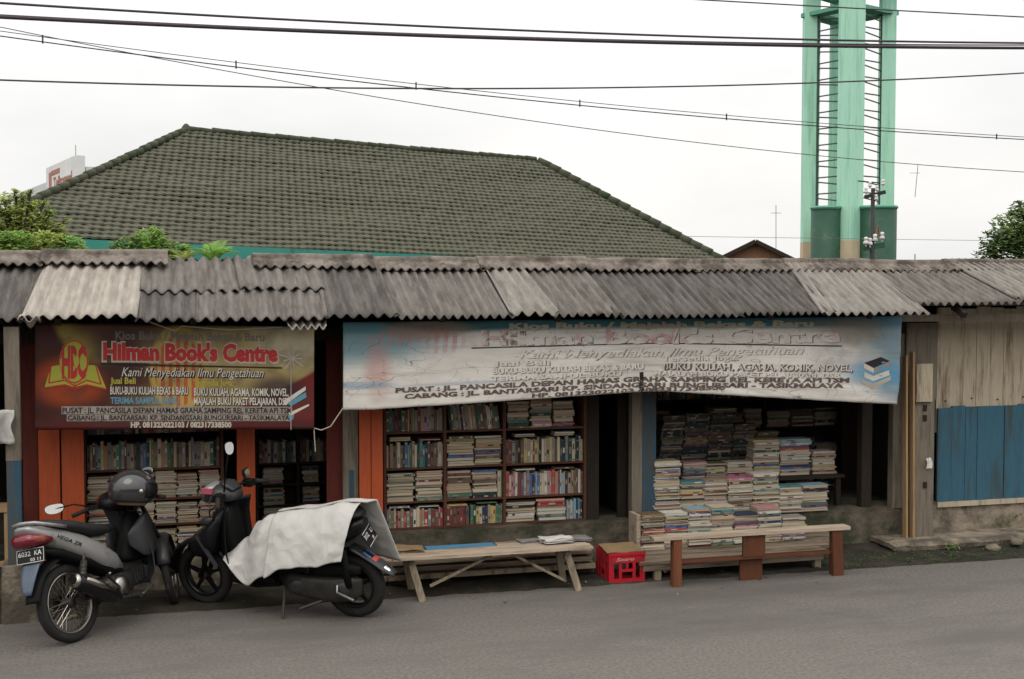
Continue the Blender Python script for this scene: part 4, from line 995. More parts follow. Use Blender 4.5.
# weeds and moss along the foot
def weeds(name, pts, m_, label, n_=26, hh=.06, kind=None):
    b = MB()
    for (x, y, z) in pts:
        for i in range(n_):
            a = R.uniform(0, 6.28); r = R.uniform(.1, 1)*hh; ox, oy = R.gauss(0, hh*.5), R.gauss(0, hh*.25); bz = z+R.uniform(0, hh)
            c = Vector((x+ox, y+oy, bz)); d = Vector((math.cos(a), math.sin(a), R.uniform(.1, .9))).normalized()*hh*R.uniform(.25, .5); s = d.cross(Vector((0, 0, 1))).normalized()*hh*.13
            b._a([c, c+d*.5+s, c+d, c+d*.5-s], [(0, 1, 2, 3)])
    o = b.build(name, m_); 
    return tag(o, label, 'weed') if not kind else tag(o, label, 'weeds', kind=kind)
weeds('weed', [(7.33, -.55, .02)], leafD, 'bright green weed growing below the concrete ledge', 40, .07)
weeds('weed', [(8.35, -.05, .12), (8.45, -.05, .16), (8.25, -.05, .10)], leafB, 'green creeping weed on the plinth under the blue planks', 24, .07)
weeds('ground_cover', [(5.9+R.random()*4.4, R.uniform(-.95, -.42), .0) for _ in range(190)], leafC, 'low dark weeds and moss along the foot of the plinth', 14, .045, 'stuff')

# ------------------------------------------------------------------ background house
HA = math.radians(24); hd = Vector((math.cos(HA), math.sin(HA), 0)); hn = Vector((-math.sin(HA), math.cos(HA), 0))
hc = P(55, 240, 8)-hd*1.25
HS = thing('tiled_house', 'large house with a mossy hipped tile roof and teal fascia behind the stalls', 'house', (hc.x, hc.y, 0), rot=(0, 0, HA))
# local frame: x along the eave, y into the house, z up
HE, HR = 3.30, 5.50; LH, NR, A1, A2 = 16.1, 4.0, 5.13, 13.79
BX = 3.2
def tiled(parent, o, ux, uy, depth, rise, xl, xr, name, m, rows=30, tw=.145, amp=.018, drop=0):
    # slope patch: o origin, ux along, uy inward; xl(t), xr(t) give the extent at fraction t up the slope
    b = MB(); slen = math.hypot(depth, rise); cz = depth/slen; sz = -rise/slen
    for r in range(rows):
        t0, t1 = r/rows, min(1, (r+1.18)/rows); tm = (r+.5)/rows
        a, c = xl(tm), xr(tm)
        if c-a < .1: continue
        n = max(2, int((c-a)/tw)*6); k = len(b.v); off = (r % 2)*.5*tw
        dy = .012*nz(r*3.3); vs = []
        for j, (tt, lift) in enumerate(((t0, .034), (t1, .0))):
            for i in range(n+1):
                x = a+(c-a)*i/n; ph = (x+off)/tw; ti = math.floor(ph); fr = ph-ti
                zz = amp*(1-abs(math.sin(fr*math.pi))**.6)*1.2+.006*noise.cell(Vector((ti*1.37, r*2.1, 0)))+lift
                jt = (.010*noise.cell(Vector((ti*.77, r*1.9, 4))) if j == 0 else 0)
                bulge = .035*nz(x*.35, r*.18)
                p = o+ux*x+uy*(depth*(tt)+jt)+Vector((0, 0, rise*tt+bulge-(drop(x) if callable(drop) else drop*x/LH)*(1-tt)))+(uy*sz+Vector((0, 0, cz)))*zz
                vs.append(p)
        for i in range(n+1): vs.append(vs[i]+Vector((0, 0, -.03)))
        b._a(vs, [(i, i+1, n+2+i, n+1+i) for i in range(n)]+[(2*n+2+i, 2*n+3+i, i+1, i) for i in range(n)])
    return b.build(name, m, parent, local=True)
V = Vector
tiled(HS, V((0, 0, HE)), V((1, 0, 0)), V((0, 1, 0)), NR, HR-HE, lambda t: A1*t, lambda t: LH-(LH-A2)*t, 'roof_tiles', tiles, drop=.33)
sd_ = V((-BX, -2*NR, 0)); sl = sd_.length; sd_.normalize(); sn_ = V((-sd_.y, sd_.x, 0)); rp0 = V((A1, NR, 0))-V((BX, 2*NR, 0)); al = rp0.dot(sd_); dp = abs(rp0.dot(sn_)); sn_ = sn_ if rp0.dot(sn_) > 0 else -sn_
tiled(HS, V((BX, 2*NR, HE)), sd_, sn_, dp, HR-HE, lambda t: al*t, lambda t: sl-(sl-al)*t, 'roof_tiles', tiles)
tiled(HS, V((LH, 0, HE)), V((0, 1, 0)), V((-1, 0, 0)), LH-A2, HR-HE, lambda t: NR*t, lambda t: 2*NR-NR*t, 'roof_tiles', tiles, rows=30, drop=lambda x: .36*(1-x/(2*NR))+.05)
tiled(HS, V((LH, 2*NR, HE)), V((-1, 0, 0)), V((0, -1, 0)), NR, HR-HE, lambda t: (LH-A2)*t, lambda t: LH-BX-(A1-BX)*t, 'roof_tiles', tiles)
b = MB()
b._a([(.1, .1, HE-.09), (LH-.1, .1, HE-.42), (A2, NR, HR-.12), (A1, NR, HR-.12), (BX, 2*NR, HE-.12), (LH-.1, 2*NR, HE-.12)], [(0, 1, 2, 3), (0, 3, 4), (1, 5, 2), (4, 3, 2, 5)])
b.build('roof_underlay', darkwall, HS, local=True)
def caps(p, q, name='ridge_tiles', r=.062, step=.27):
    b = MB(); p, q = V(p), V(q); d = (q-p); n = int(d.length/step); d.normalize()
    for i in range(n):
        a = p+d*(i*step); c = p+d*((i+1)*step+.04); w1 = V((0, 0, .02*nz(i*1.7)))
        b.tube([a+w1, c+w1], [r*1.12, r*.9], 10)
    return b.build(name, tilecap, HS, local=True, smooth=True)
caps((0, 0, HE+.02), (A1, NR, HR+.03)); caps((A1, NR, HR+.03), (A2, NR, HR+.03)); caps((LH, 0, HE-.27), (A2, NR, HR+.05), r=.10); caps((BX, 2*NR, HE), (A1, NR, HR+.03)); caps((LH, 2*NR, HE), (A2, NR, HR+.03))
b = MB(); b.lathe([(.001, .09), (.03, .08), (.06, .05), (.09, .0), (.10, -.06)], (A1, NR, HR+.05), 'z', 12); b.build('finial', tilecap, HS, local=True, smooth=True)
b = MB(); b.beam((-.05, -.04, HE-.125), (LH-3, -.04, HE-.40), .04, .25); b.beam((0, 0, HE-.12), (BX, 2*NR, HE-.12), .04, .24); b.box((LH+.01, -.02, HE-.70), (LH+.05, 2*NR, HE-.45)); b.build('fascia', tealf, HS, local=True)
b = MB(); b.box((-.01, -.02, HE-.62), (LH+.01, .7, HE-.60)); b.build('soffit', wallm, HS, local=True)
b = MB(); b.box((4.2, .7, -.05), (LH-.7, 2*NR-.7, HE-.05)); b.box((1.2, .701, -.05), (4.2, 3.0, HE-.05)); b.build('wall', wallm, HS, local=True)
for i in range(4):
    b = MB(); x0 = 1.6+i*3.2; b.box((x0, .66, 1.0), (x0+1.2, .699, 2.3)); o = b.build('window', blackg, HS, local=True)
    b = MB()
    for (a_, c_) in (((x0-.06, .63, .95), (x0, .66, 2.35)), ((x0+1.2, .63, .95), (x0+1.26, .66, 2.35)), ((x0+.57, .63, .95), (x0+.63, .659, 2.35))): b.box(a_, c_)
    b.build('frame', whitep, o, local=True)

# ------------------------------------------------------------------ small red-tiled house far right
ga = P(755, 242, 24); GA = math.radians(-38)
GH = thing('gabled_house', 'small distant house with red tile roof and orange brown gable', 'house', (ga.x, ga.y, 0), rot=(0, 0, GA+math.radians(15)))
gz = ga.z; hw = 1.55; gr = .75
b = MB(); b._a([(-hw, 0, gz-gr), (hw, 0, gz-gr), (0, 0, gz-.03), (-hw, .1, gz-gr), (hw, .1, gz-gr), (0, .1, gz-.03)], [(0, 1, 2), (5, 4, 3)]); b.build('gable', gablew, GH, local=True)
b = MB(); b.box((-hw+.15, .1, -.05), (hw-.15, 5, gz-gr)); b.build('wall', wallm, GH, local=True)
for s in (-1, 1):
    tiled(GH, V((s*hw*1.12, -.25 if s < 0 else 5.2, gz-gr*1.12)), V((0, 1 if s < 0 else -1, 0)), V((-s, 0, 0)), hw*1.12, gr*1.12, lambda t: 0, lambda t: 5.45, 'roof_tiles', redtile, rows=9, tw=.2)
    b = MB(); b.beam((s*hw*1.14, -.27, gz-gr*1.14+.0), (0, -.27, gz+.02), .03, .12); b.build('bargeboard', darkwood, GH, local=True)
    b = MB(); b._a([(s*hw*1.12, -.25, gz-gr*1.12-.02), (0, -.25, gz-.02), (0, 5.2, gz-.02), (s*hw*1.12, 5.2, gz-gr*1.12-.02)], [(0, 1, 2, 3)]); b.build('roof_underlay', darkwall, GH, local=True)

# ------------------------------------------------------------------ mint green tower
tp = P(847, 230, 26); TWA = -YAW-math.radians(7)
TW = thing('tower', 'tall mint green tower of four pillars with lattice panels between them', 'tower', (tp.x, tp.y, 0), rot=(0, 0, TWA))
TH = 13.2; hr = 2.55
def pillar(x, y, s, rot):
    b = MB(); b.M = Matrix.Translation((x, y, 0)) @ Matrix.Rotation(rot, 4, 'Z')
    b.box((-s/2, -s/2, 4.05), (s/2, s/2, TH)); o = b.build('pillar', mint, TW, local=True)
    b = MB(); b.M = Matrix.Translation((x, y, 0)) @ Matrix.Rotation(rot, 4, 'Z'); b.box((-s/2-.004, -s/2-.004, -.05), (s/2+.004, s/2+.004, 4.05)); b.build('pillar_base', beige, TW, local=True)
RX_ = 1.24
pillar(-.10, -1.25, .60, math.radians(45)); pillar(-RX_, 0, .50, .08); pillar(RX_, 0, .46, .08); pillar(-.16, 1.3, .44, math.radians(45))
latm = mat('dark green grey lattice steel', (.05, .09, .07), None, 4, .6)
cor = [(-.10, -1.25), (-RX_, 0), (-.16, 1.3), (RX_, 0)]
for i in range(4):
    a, c = V((*cor[i], 0)), V((*cor[(i+1) % 4], 0)); d = (c-a).normalized(); L_ = (c-a).length
    for zz in (11.0, 12.9, 6.0 if i in () else 11.0):
        pass
    b = MB()
    e0, e1 = a+d*.42, c-d*.30
    if i in (0, 3):
        e0, e1 = (a+d*.46, c-d*.30) if i == 0 else (a+d*.30, c-d*.46)
        for q in (e0, e1): b.tube([q+V((0, 0, 5.0)), q+V((0, 0, 11.6))], .045, 6)
        k = 0; z = 5.1
        while z < 11.5:
            zz0 = z+(.06 if k % 2 else -.06); b.tube([e0+V((0, 0, z-.07*(1 if k % 2 else -1)*0-.0)), e1+V((0, 0, z+(.13 if k % 2 else .0)))], .024, 5); z += .27; k += 1
        o = b.build('lattice', latm, TW, local=True)
    b = MB(); b.beam(a+V((0, 0, 11.62))-d*.25, c+V((0, 0, 11.62))+d*.25, .5, .13); b.build('ring_beam', mintd, TW, local=True)
    b = MB(); b.beam(a+V((0, 0, 12.3)), c+V((0, 0, 12.3)), .2, .12); b.build('upper_beam', mintd, TW, local=True)
for (xc_, rr_) in ((.79, .60), (-.84, .47)):
    b = MB(); a0_, a1_ = math.radians(180), math.radians(360)
    b.lathe([(rr_, -.05), (rr_, 5.1)], (xc_, -1.15, 0), 'z', 20, a0=a0_, a1=a1_); b.box((xc_-rr_, -1.15, -.05), (xc_+rr_, -1.11, 5.1))
    b.build('curved_panel', drumg, TW, local=True, solid=.03, smooth=True)
    b = MB(); b.tube([V((xc_+rr_*math.cos(a0_+(a1_-a0_)*k_/16), -1.15+rr_*math.sin(a0_+(a1_-a0_)*k_/16), 5.12)) for k_ in range(17)], .06, 6); b.build('panel_rim', mintd, TW, local=True)
b = MB(); b.lathe([(.01, TH+.3), (1.9, TH+.3), (2.0, TH), (.01, TH)], (0, 0, 0), 'z', 8); b.build('top_slab', mint, TW, local=True)
b = MB(); b.lathe([(.02, TH+1.9), (.3, TH+1.6), (.8, TH+1.2), (1.0, TH+.7), (.9, TH+.3)], (0, 0, 0), 'z', 20); b.build('dome', mintd, TW, local=True, smooth=True)

# ------------------------------------------------------------------ utility pole in front of the tower
up = P(873, 190, 19)
UP = thing('utility_pole', 'dark utility pole with white insulators before the mint green tower', 'utility pole', (up.x, up.y, 0))
b = MB(); b.tube([(up.x, up.y, -.05), (up.x, up.y, up.z+.05)], [.085, .055], 10); b.build('pole', steelwire, UP, smooth=True)
ins = mat('white porcelain insulator', (.72, .72, .70), None, 6, .3)
def insul(x, y, z, s=1):
    b = MB(); b.lathe([(.001, .13*s), (.035*s, .12*s), (.05*s, .08*s), (.03*s, .06*s), (.055*s, .02*s), (.055*s, -.02*s), (.02*s, -.03*s), (.02*s, -.07*s)], (x, y, z), 'z', 10); b.build('insulator', ins, UP, smooth=True)
ca = P(865, 197, 19); cb_ = P(885, 192, 19)
b = MB(); b.beam(ca, cb_, .08, .1); b.build('crossarm', steelwire, UP)
b = MB(); b.beam(P(858, 181, 19), P(880, 183, 19), .03, .03); b.build('crossarm', steelwire, UP)
for u, v in ((866, 192), (877, 190), (883, 184), (870, 186), (876, 199)): q = P(u, v, 18.93); insul(q.x, q.y, q.z)
ca = P(864, 248, 19); cb_ = P(884, 245, 19)
b = MB(); b.beam(ca, cb_, .1, .16); b.build('switch_frame', drumg, UP)
for u, v in ((866, 243), (875, 240), (882, 238), (870, 244)): q = P(u, v, 18.93); insul(q.x, q.y, q.z, 1.3)
b = MB(); b.tube([P(875, 236, 18.95), P(878, 226, 18.95), P(880, 237, 18.95)], .03, 6); b.build('cable_loop', gablew, UP)
# antennas
for (u, v0, v1, Y, lab) in ((776, 205, 256, 30, 'thin pale antenna mast left of the mint green tower'), (915, 165, 197, 30, 'faint thin antenna wand right of the mint green tower')):
    b = MB(); b.tube([P(u, v1, Y), P(u+(3 if u > 900 else 0), v0, Y)], .012, 5); b.tube([P(u-5, v0+8, Y), P(u+5, v0+8, Y)], .008, 4); b.tube([P(u, 254, Y), P(u, 262, Y)+V((0, 0, -3))], .02, 5)
    tag(b.build('antenna', greywood), lab, 'antenna')

# ------------------------------------------------------------------ pale tower block far left
fb = P(76, 170, 62)
FB = thing('tower_block', 'pale grey building with a rooftop sign far behind at the left', 'building', (fb.x, fb.y, 0), rot=(0, 0, math.radians(15)))
zt_ = fb.z
b = MB(); b.box((.55, 0, -.05), (12, 26, zt_+.22)); b.build('wall', farwall, FB, local=True)
b = MB()
for k in range(3): b.box((.52, .6, zt_-2.2-3*k), (.548, 25, zt_-1.2-3*k))
b.build('window_band', greyp, FB, local=True)
b = MB(); b.box((-.02, 0.02, zt_-.85), (.50, 9.0, zt_+.82)); b.build('sign_box', farwhite, FB, local=True)
vs, fs = text_geo('Telkomsel', 5.6, .62, .04); b = MB(); b._a([(-.035, 6.6-x, zt_-.55+y) for x, y in vs], fs); b.build('lettering', farred, FB, local=True)
b = MB(); b.box((-.045, 7.2, zt_-.7), (-.025, 8.0, zt_+.45)); b.box((-.045, 4.6, zt_+.22), (-.025, 7.2, zt_+.50)); b.build('sign_mark', farred, FB, local=True)
b = MB(); b.tube([(.2, 1.0, zt_+.8), (.2, 1.0, zt_+1.5)], .02, 5); b.build('antenna', greywood, FB, local=True)

# ------------------------------------------------------------------ foliage
def leafcloud(b, c, rad, n, ls, mi, dens=1.0, seed=0, asp=.45, droop=.0):
    c = V(c); k = 0
    while k < n:
        d = V((R.gauss(0, 1), R.gauss(0, 1), R.gauss(0, 1))).normalized(); r = R.random()**.45
        p = V((c.x+d.x*rad[0]*r, c.y+d.y*rad[1]*r, c.z+d.z*rad[2]*r))
        if nz(p.x*2.2/max(rad)+seed, p.y*2.2/max(rad), p.z*2.2/max(rad)) < -.12*dens and R.random() < .85: k += .3; continue
        a = R.uniform(0, 6.28); t = V((math.cos(a), math.sin(a), R.uniform(-.5, .6)-droop)).normalized(); s = t.cross(V((R.uniform(-.4, .4), R.uniform(-.4, .4), 1))).normalized()
        l = ls*R.uniform(.6, 1.3); w_ = l*asp; nrm = t.cross(s)*l*.12
        b._a([p-t*l*.5, p-s*w_*.5+nrm, p+t*l*.5, p+s*w_*.5+nrm], [(0, 1, 2), (0, 2, 3)], mi); k += 1
def tree(name, label, base, trunk_top, lobes, ls, mats_, n, trunk_r=.05, cat='tree', asp=.45):
    t = thing(name, label, cat, base)
    b = MB(); bs, tt = V(base), V(trunk_top)
    b.tube([bs, bs.lerp(tt, .5)+V((.05, 0, 0)), tt], [trunk_r, trunk_r*.75, trunk_r*.5], 8)
    for (c, rad) in lobes:
        c = V(c); mid = tt.lerp(c, .5)+V((0, 0, -.1*rad[2])); b.tube([tt+V((0, 0, -.1)), mid, c], [trunk_r*.5, trunk_r*.3, trunk_r*.1], 6)
        for _ in range(5):
            e = c+V((R.uniform(-1, 1)*rad[0], R.uniform(-1, 1)*rad[1], R.uniform(-.3, 1)*rad[2]))*.8; b.tube([mid, c.lerp(e, .5), e], [trunk_r*.2, trunk_r*.12, trunk_r*.05], 5)
    b.build('trunk', barkm, t, smooth=True)
    b = MB(); vol = [r[0]*r[1]*r[2] for c, r in lobes]; sv = sum(v**.67 for v in vol)
    for (c, rad), v in zip(lobes, vol): leafcloud(b, c, rad, int(n*v**.67/sv), ls, 0 if len(mats_) == 1 else R.choice(range(len(mats_))), seed=R.random()*9, asp=asp)
    # mix leaf shades
    for i in range(0, len(b.mi), 2):
        if R.random() < .35: q_ = R.randrange(len(mats_)); b.mi[i] = b.mi[i+1] = q_ if i+1 < len(b.mi) else 0
    b.build('crown', mats_, t)
    return t
def L3(u, v, Y, r, ry=None, dy=0): p = P(u, v, Y); return ((p.x, p.y+dy, p.z), (r, ry or r, r*.85))
YT = 3.2
lob = [L3(u, v, YT, r) for u, v, r in ((18, 212, .17), (38, 220, .15), (-8, 222, .2), (5, 200, .11), (22, 197, .09), (33, 206, .09), (50, 213, .08), (58, 230, .10), (28, 236, .18), (-28, 212, .2), (44, 202, .05), (-40, 235, .26),
  (12, 226, .12), (52, 240, .13), (66, 219, .045), (15, 192, .045), (30, 191, .04), (-5, 240, .2), (46, 226, .09), (2, 211, .1))]
q = P(15, 240, YT)
tree('tree', 'yellow green leafy tree rising behind the stall roof at far left', (q.x, q.y, -.03), (q.x+.05, q.y, 2.9), lob, .07, [leafA, leafB, leafA], 3400, .05)
YS = .75
lob = [L3(u, v, YS, r, r*.8) for u, v, r in ((20, 243, .14), (45, 244, .15), (-10, 246, .15), (72, 246, .13), (5, 240, .1), (60, 240, .07))]
q = P(30, 250, YS)
tree('shrub', 'low bright green leafy shrub along the roof ridge under the left tree', (q.x, q.y+.4, 1.9), (q.x, q.y+.1, 2.6), lob, .06, [leafA, leafD], 2000, .02, 'shrub')
lob = [L3(u, v, YS, r, r*.8) for u, v, r in ((148, 243, .17), (130, 247, .13), (168, 250, .13), (116, 246, .07), (155, 233, .08), (185, 249, .06), (175, 258, .09))]
q = P(150, 262, YS)
tree('shrub', 'rounded yellow green shrub growing over the ridge left of the fern', (q.x, q.y+.3, 2.0), (q.x, q.y+.05, 2.7), lob, .05, [leafA, leafD, leafB], 2600, .02, 'shrub')
def fern(name, label, base, n, ln, m_):
    t = thing(name, label, 'plant', base); bs = V(base)
    for i in range(n):
        a = i*2.4+R.uniform(-.3, .3); l = ln*R.uniform(.7, 1.1); d = V((math.cos(a), math.sin(a), 0)); b = MB(); pts = []
        up_ = R.uniform(.7, 1.1)
        for j in range(17):
            s = j/16; pts.append(bs+d*l*(.55*s+.25*s*s)+V((0, 0, l*(up_+.3)*s-l*.75*s*s)))
        b.tube(pts, .003, 4)
        for j in range(2, 17):
            for sg in (-1, 1):
                for h_ in (0,):
                    p = pts[j].lerp(pts[j-1], h_); tg = (pts[j]-pts[j-1]).normalized(); sd_ = tg.cross(V((0, 0, 1))).normalized()*sg; w_ = l*.24*math.sin(math.pi*min(1, (j-h_)/16*.85+.12))*R.uniform(.75, 1.1)
                    tip = p+sd_*w_+tg*w_*.4; nn_ = tg*w_*.10
                    b._a([p, p+(tip-p)*.5+nn_, tip, p+(tip-p)*.5-nn_], [(0, 1, 2, 3)])
        b.build('frond', m_, t)
q = P(213, 258, .3); fern('fern', 'bright green fern growing above the roof ridge gap', (q.x, q.y, q.z-.06), 20, .34, leafD)
q = P(184, 258, .3); fern('fern', 'smaller yellowish fern between the rounded shrub and the larger fern', (q.x, q.y, q.z-.06), 14, .24, leafA)
YR2 = 13
lob = [L3(u, v, YR2, r) for u, v, r in ((1040, 235, .9), (1015, 228, .55), (1000, 243, .45), (1075, 215, 1.0), (1045, 208, .55), (1025, 212, .4), (990, 254, .35), (1110, 235, 1.2), (1080, 190, .6), (1012, 250, .5))]
q = P(1060, 260, YR2)
tree('tree', 'dark green dense tree rising behind the stall roof at far right', (q.x, q.y, -.03), (q.x, q.y, 2.6), lob, .17, [leafB, leafC, leafC], 9000, .14)

# ------------------------------------------------------------------ overhead cables
def quad3(p0, p1, p2):
    # quadratic through three measured points, extended past both ends along the street
    def f(x):
        L0 = (x-p1.x)*(x-p2.x)/((p0.x-p1.x)*(p0.x-p2.x)); L1 = (x-p0.x)*(x-p2.x)/((p1.x-p0.x)*(p1.x-p2.x)); L2 = (x-p0.x)*(x-p1.x)/((p2.x-p0.x)*(p2.x-p1.x))
        return p0.z*L0+p1.z*L1+p2.z*L2
    return f
def cable(pts, Y, r, name, label, m=steelwire, x0=-6, x1=14, dz=0, grp='power cables across the sky'):
    p = [P(*q, Y) for q in pts]; f = quad3(*p); b = MB()
    b.tube([(x0+(x1-x0)*i/60, Y, f(x0+(x1-x0)*i/60)+dz) for i in range(61)], r, 6)
    return b, f, tag(b.build(name, m, smooth=True), label, 'cable', grp)
cable([(0, 3), (512, 30), (1024, 43)], -2.2, .0085, 'overhead_cable', 'upper of the two thick black cables crossing the top of the sky', wirepurp)
cable([(0, 17), (512, 38.5), (1024, 48)], -2.15, .013, 'overhead_cable', 'thickest lower black cable crossing the top of the sky', wirepurp)
cable([(0, 15), (512, 37), (1024, 45)], -2.1, .006, 'overhead_cable', 'thin cable running tight against the thickest black cable', wirepurp)
cable([(0, 80), (512, 88.5), (1024, 73)], -1.6, .0065, 'overhead_cable', 'single sagging cable crossing the sky just above the house roof peak', wirepurp)
_, f1, c1 = cable([(0, 36), (512, 98.5), (1024, 139.5)], -1.4, .0045, 'overhead_cable', 'lower strand of the clipped cable pair descending to the right', steelwire)
_, f2, c2 = cable([(0, 31), (512, 94.5), (1024, 137)], -1.4, .003, 'overhead_cable', 'upper strand of the clipped cable pair descending to the right', steelwire)
for u in (43, 236, 416, 580, 727, 998):
    x = X(u, -1.4, 60); b = MB(); b.tube([(x, -1.4, f1(x)-.012), (x, -1.4, f2(x)+.014)], .006, 5); b.build('spacer_clip', steelwire, c1)
cable([(0, 27), (512, 118), (1024, 172)], -1.0, .0035, 'overhead_cable', 'thinnest cable sloping steepest down past the tower', wirepurp)
cable([(670, -2), (850, 8), (1024, 17)], -2.6, .005, 'overhead_cable', 'thin cable in the top right corner crossing the tower top', wirepurp, x0=2)
cable([(540, 234), (800, 238), (1024, 241)], 17, .006, 'overhead_cable', 'faint distant cable low behind the mint green tower', greywood, x0=9, x1=30)

# ------------------------------------------------------------------ motorbikes
def wheel(root, x, r, tw, spokes, cast=False, turn=0, z=None):
    z = r if z is None else z
    piv = V((x, 0, z)); Mx = Matrix.Translation(piv) @ Matrix.Rotation(turn, 4, 'Z')
    def nb(): b = MB(); b.M = Mx; return b
    b = nb(); prof = [(r-tw*.85, -tw*.32), (r-tw*.5, -tw*.5), (r-tw*.12, -tw*.38), (r, 0), (r-tw*.12, tw*.38), (r-tw*.5, tw*.5), (r-tw*.85, tw*.32)]
    b.lathe(prof, (0, 0, 0), 'y', 40)
    W = b.build('tyre', rubber, root, local=True, smooth=True); 
    b = nb(); ri = r-tw*.9; b.lathe([(ri+.004, -tw*.36), (ri-.012, -tw*.30), (ri-.016, 0), (ri-.012, tw*.30), (ri+.004, tw*.36)], (0, 0, 0), 'y', 40); 
    b.build('rim', blackg if cast else chrome, W, local=True, smooth=True, solid=.003)
    b = nb(); b.lathe([(.001, -.05), (.035, -.05), (.04, -.03), (.04, .03), (.035, .05), (.001, .05)], (0, 0, 0), 'y', 16); b.build('hub', metald, W, local=True, smooth=True)
    b = nb()
    if cast:
        for k in range(spokes):
            a = k*2*math.pi/spokes+.3; b.beam((.03*math.cos(a), 0, .03*math.sin(a)), ((ri-.01)*math.cos(a), 0, (ri-.01)*math.sin(a)), .03, .035, up=(0, 1, 0), w2=.018, h2=.022)
        b.build('cast_spokes', blackp, W, local=True)
    else:
        for k in range(spokes):
            a = k*2*math.pi/spokes; c = a+(.5 if k % 2 else -.5); sg = 1 if k % 4 < 2 else -1
            b.tube([(.035*math.cos(c), sg*.03, .035*math.sin(c)), ((ri-.012)*math.cos(a), 0, (ri-.012)*math.sin(a))], .0022, 4, cap=False)
        b.build('wire_spokes', chrome, W, local=True)
    return W
def fender(root, x, z, r, w, a0, a1, m, name='fender', M0=None, n=16):
    b = MB(); b.M = M0
    def fn(u, v):
        a = math.radians(a0+(a1-a0)*u); t = -1+2*v; rr = r-.03*t*t
        return (x+rr*math.cos(a), w/2*t, z+rr*math.sin(a))
    b.grid(fn, n, 6); b.uv = {}
    return b.build(name, m, root, local=True, smooth=True, solid=.004)
def ptext(root, body, wd, h, M0, m, bold=.02, name='lettering', shear=0):
    vs, fs = text_geo(body, wd, h, bold, shear); b = MB(); b.M = M0; b._a([(x, y, 0) for x, y in vs], fs); return b.build(name, m, root, local=True)
def bike_root(name, label, rear, front, lean, scale=1):
    a = math.atan2(front[1]-rear[1], front[0]-rear[0])
    t = thing(name, label, 'motorbike', (rear[0], rear[1], .0), rot=(-lean, 0, a)); t.scale = (scale,)*3; return t

# ---- silver motorbike seen from its right rear
B1 = bike_root('motorbike', 'silver grey motorbike with a helmet hung on its handlebar, seen from behind', (-.69, -1.43), (-.69+math.cos(math.radians(51)), -1.43+math.sin(math.radians(51))), math.radians(13))
r1 = .285
wheel(B1, 0, r1, .075, 36); wheel(B1, 1.13, r1, .062, 36, turn=math.radians(34))
TM = Matrix.Translation((1.13, 0, r1)) @ Matrix.Rotation(math.radians(34), 4, 'Z')
# tail and side body (silver)
b = MB(); b.loft([(-.32, 0, .885, .045, .012, 0), (-.29, 0, .865, .09, .04, 0), (-.20, 0, .825, .12, .07, -.1), (-.05, 0, .76, .13, .085, -.2), (.14, 0, .67, .135, .10, -.3), (.32, 0, .57, .13, .105, -.35), (.46, 0, .49, .11, .08, -.4), (.56, 0, .43, .06, .03, -.4)], 18)
tailb = b.build('tail_body', silverp, B1, local=True, smooth=True)
b = MB()                                   # black lower panel
b.loft([(-.24, 0, .715, .07, .02, 0), (-.05, 0, .66, .10, .045, -.1), (.20, 0, .56, .11, .07, -.2), (.42, 0, .46, .095, .07, -.25), (.55, 0, .42, .06, .05, 0)], 14); b.build('lower_cover', blackp, B1, local=True, smooth=True)
b = MB(); b.loft([(-.24, 0, .895, .07, .015, 0), (-.12, 0, .885, .125, .035, -.15), (.08, 0, .83, .14, .05, -.25), (.25, 0, .775, .135, .05, -.15), (.42, 0, .745, .11, .045, .0), (.56, 0, .745, .07, .03, .2)], 16); b.build('seat', seatm, B1, local=True, smooth=True)
b = MB()
b.tube([(-.02, .135, .84), (-.18, .145, .88), (-.27, .10, .915), (-.30, 0, .925), (-.27, -.10, .915), (-.18, -.145, .88), (-.02, -.135, .84)], .014, 8); b.build('grab_rail', silverp, B1, local=True, smooth=True)
b = MB(); b.loft([(-.345, 0, .80, .07, .028, 0), (-.315, 0, .80, .105, .052, 0), (-.24, 0, .79, .128, .054, 0), (-.15, -0, .775, .128, .035, 0)], 16); tlm = b.build('tail_light', redlamp, B1, local=True, smooth=True)
for s in (-1, 1):
    b = MB(); b.loft([(-.30, s*.105, .80, .006, .018, 0), (-.24, s*.122, .795, .010, .026, 0), (-.19, s*.127, .79, .004, .014, 0)], 10); b.build('indicator', mat('amber lens', (.24, .06, .04), None, 5, .2), tlm, local=True, smooth=True)
# number plate
MP = Matrix.Translation((-.275, -.01, .69)) @ Matrix.Rotation(math.radians(-90), 4, 'Z') @ Matrix.Rotation(math.radians(78), 4, 'X')
b = MB(); b.M = MP; b.box((-.135, -.055, -.006), (.135, .055, 0)); pt = b.build('number_plate', blackg, B1, local=True)
b = MB(); b.M = MP
for q0, q1 in (((-.13, -.05, .0005), (.13, -.046, .001)), ((-.13, .046, .0005), (.13, .05, .001)), ((-.13, -.046, .0005), (-.126, .046, .001)), ((.126, -.046, .0005), (.13, .046, .001))): b.box(q0, q1)
b.build('border', whitep, pt, local=True)
ptext(pt, '6032', .12, .036, MP @ Matrix.Translation((-.115, .0, .0015)), whitep); ptext(pt, 'KA', .07, .036, MP @ Matrix.Translation((.04, .0, .0015)), whitep); ptext(pt, '03 11', .10, .022, MP @ Matrix.Translation((.0, -.038, .0015)), whitep)
fender(B1, 0, r1, .36, .14, 100, 168, blackp, 'inner_fender')
b = MB(); b.grid(lambda u, v: (-.235-.12*u-.02*math.sin(u*3), (v-.5)*(.17-.10*u*u), .68-.26*u), 8, 6); b.uv = {}; b.build('mud_flap', bluegrey, B1, local=True, smooth=True, solid=.008)
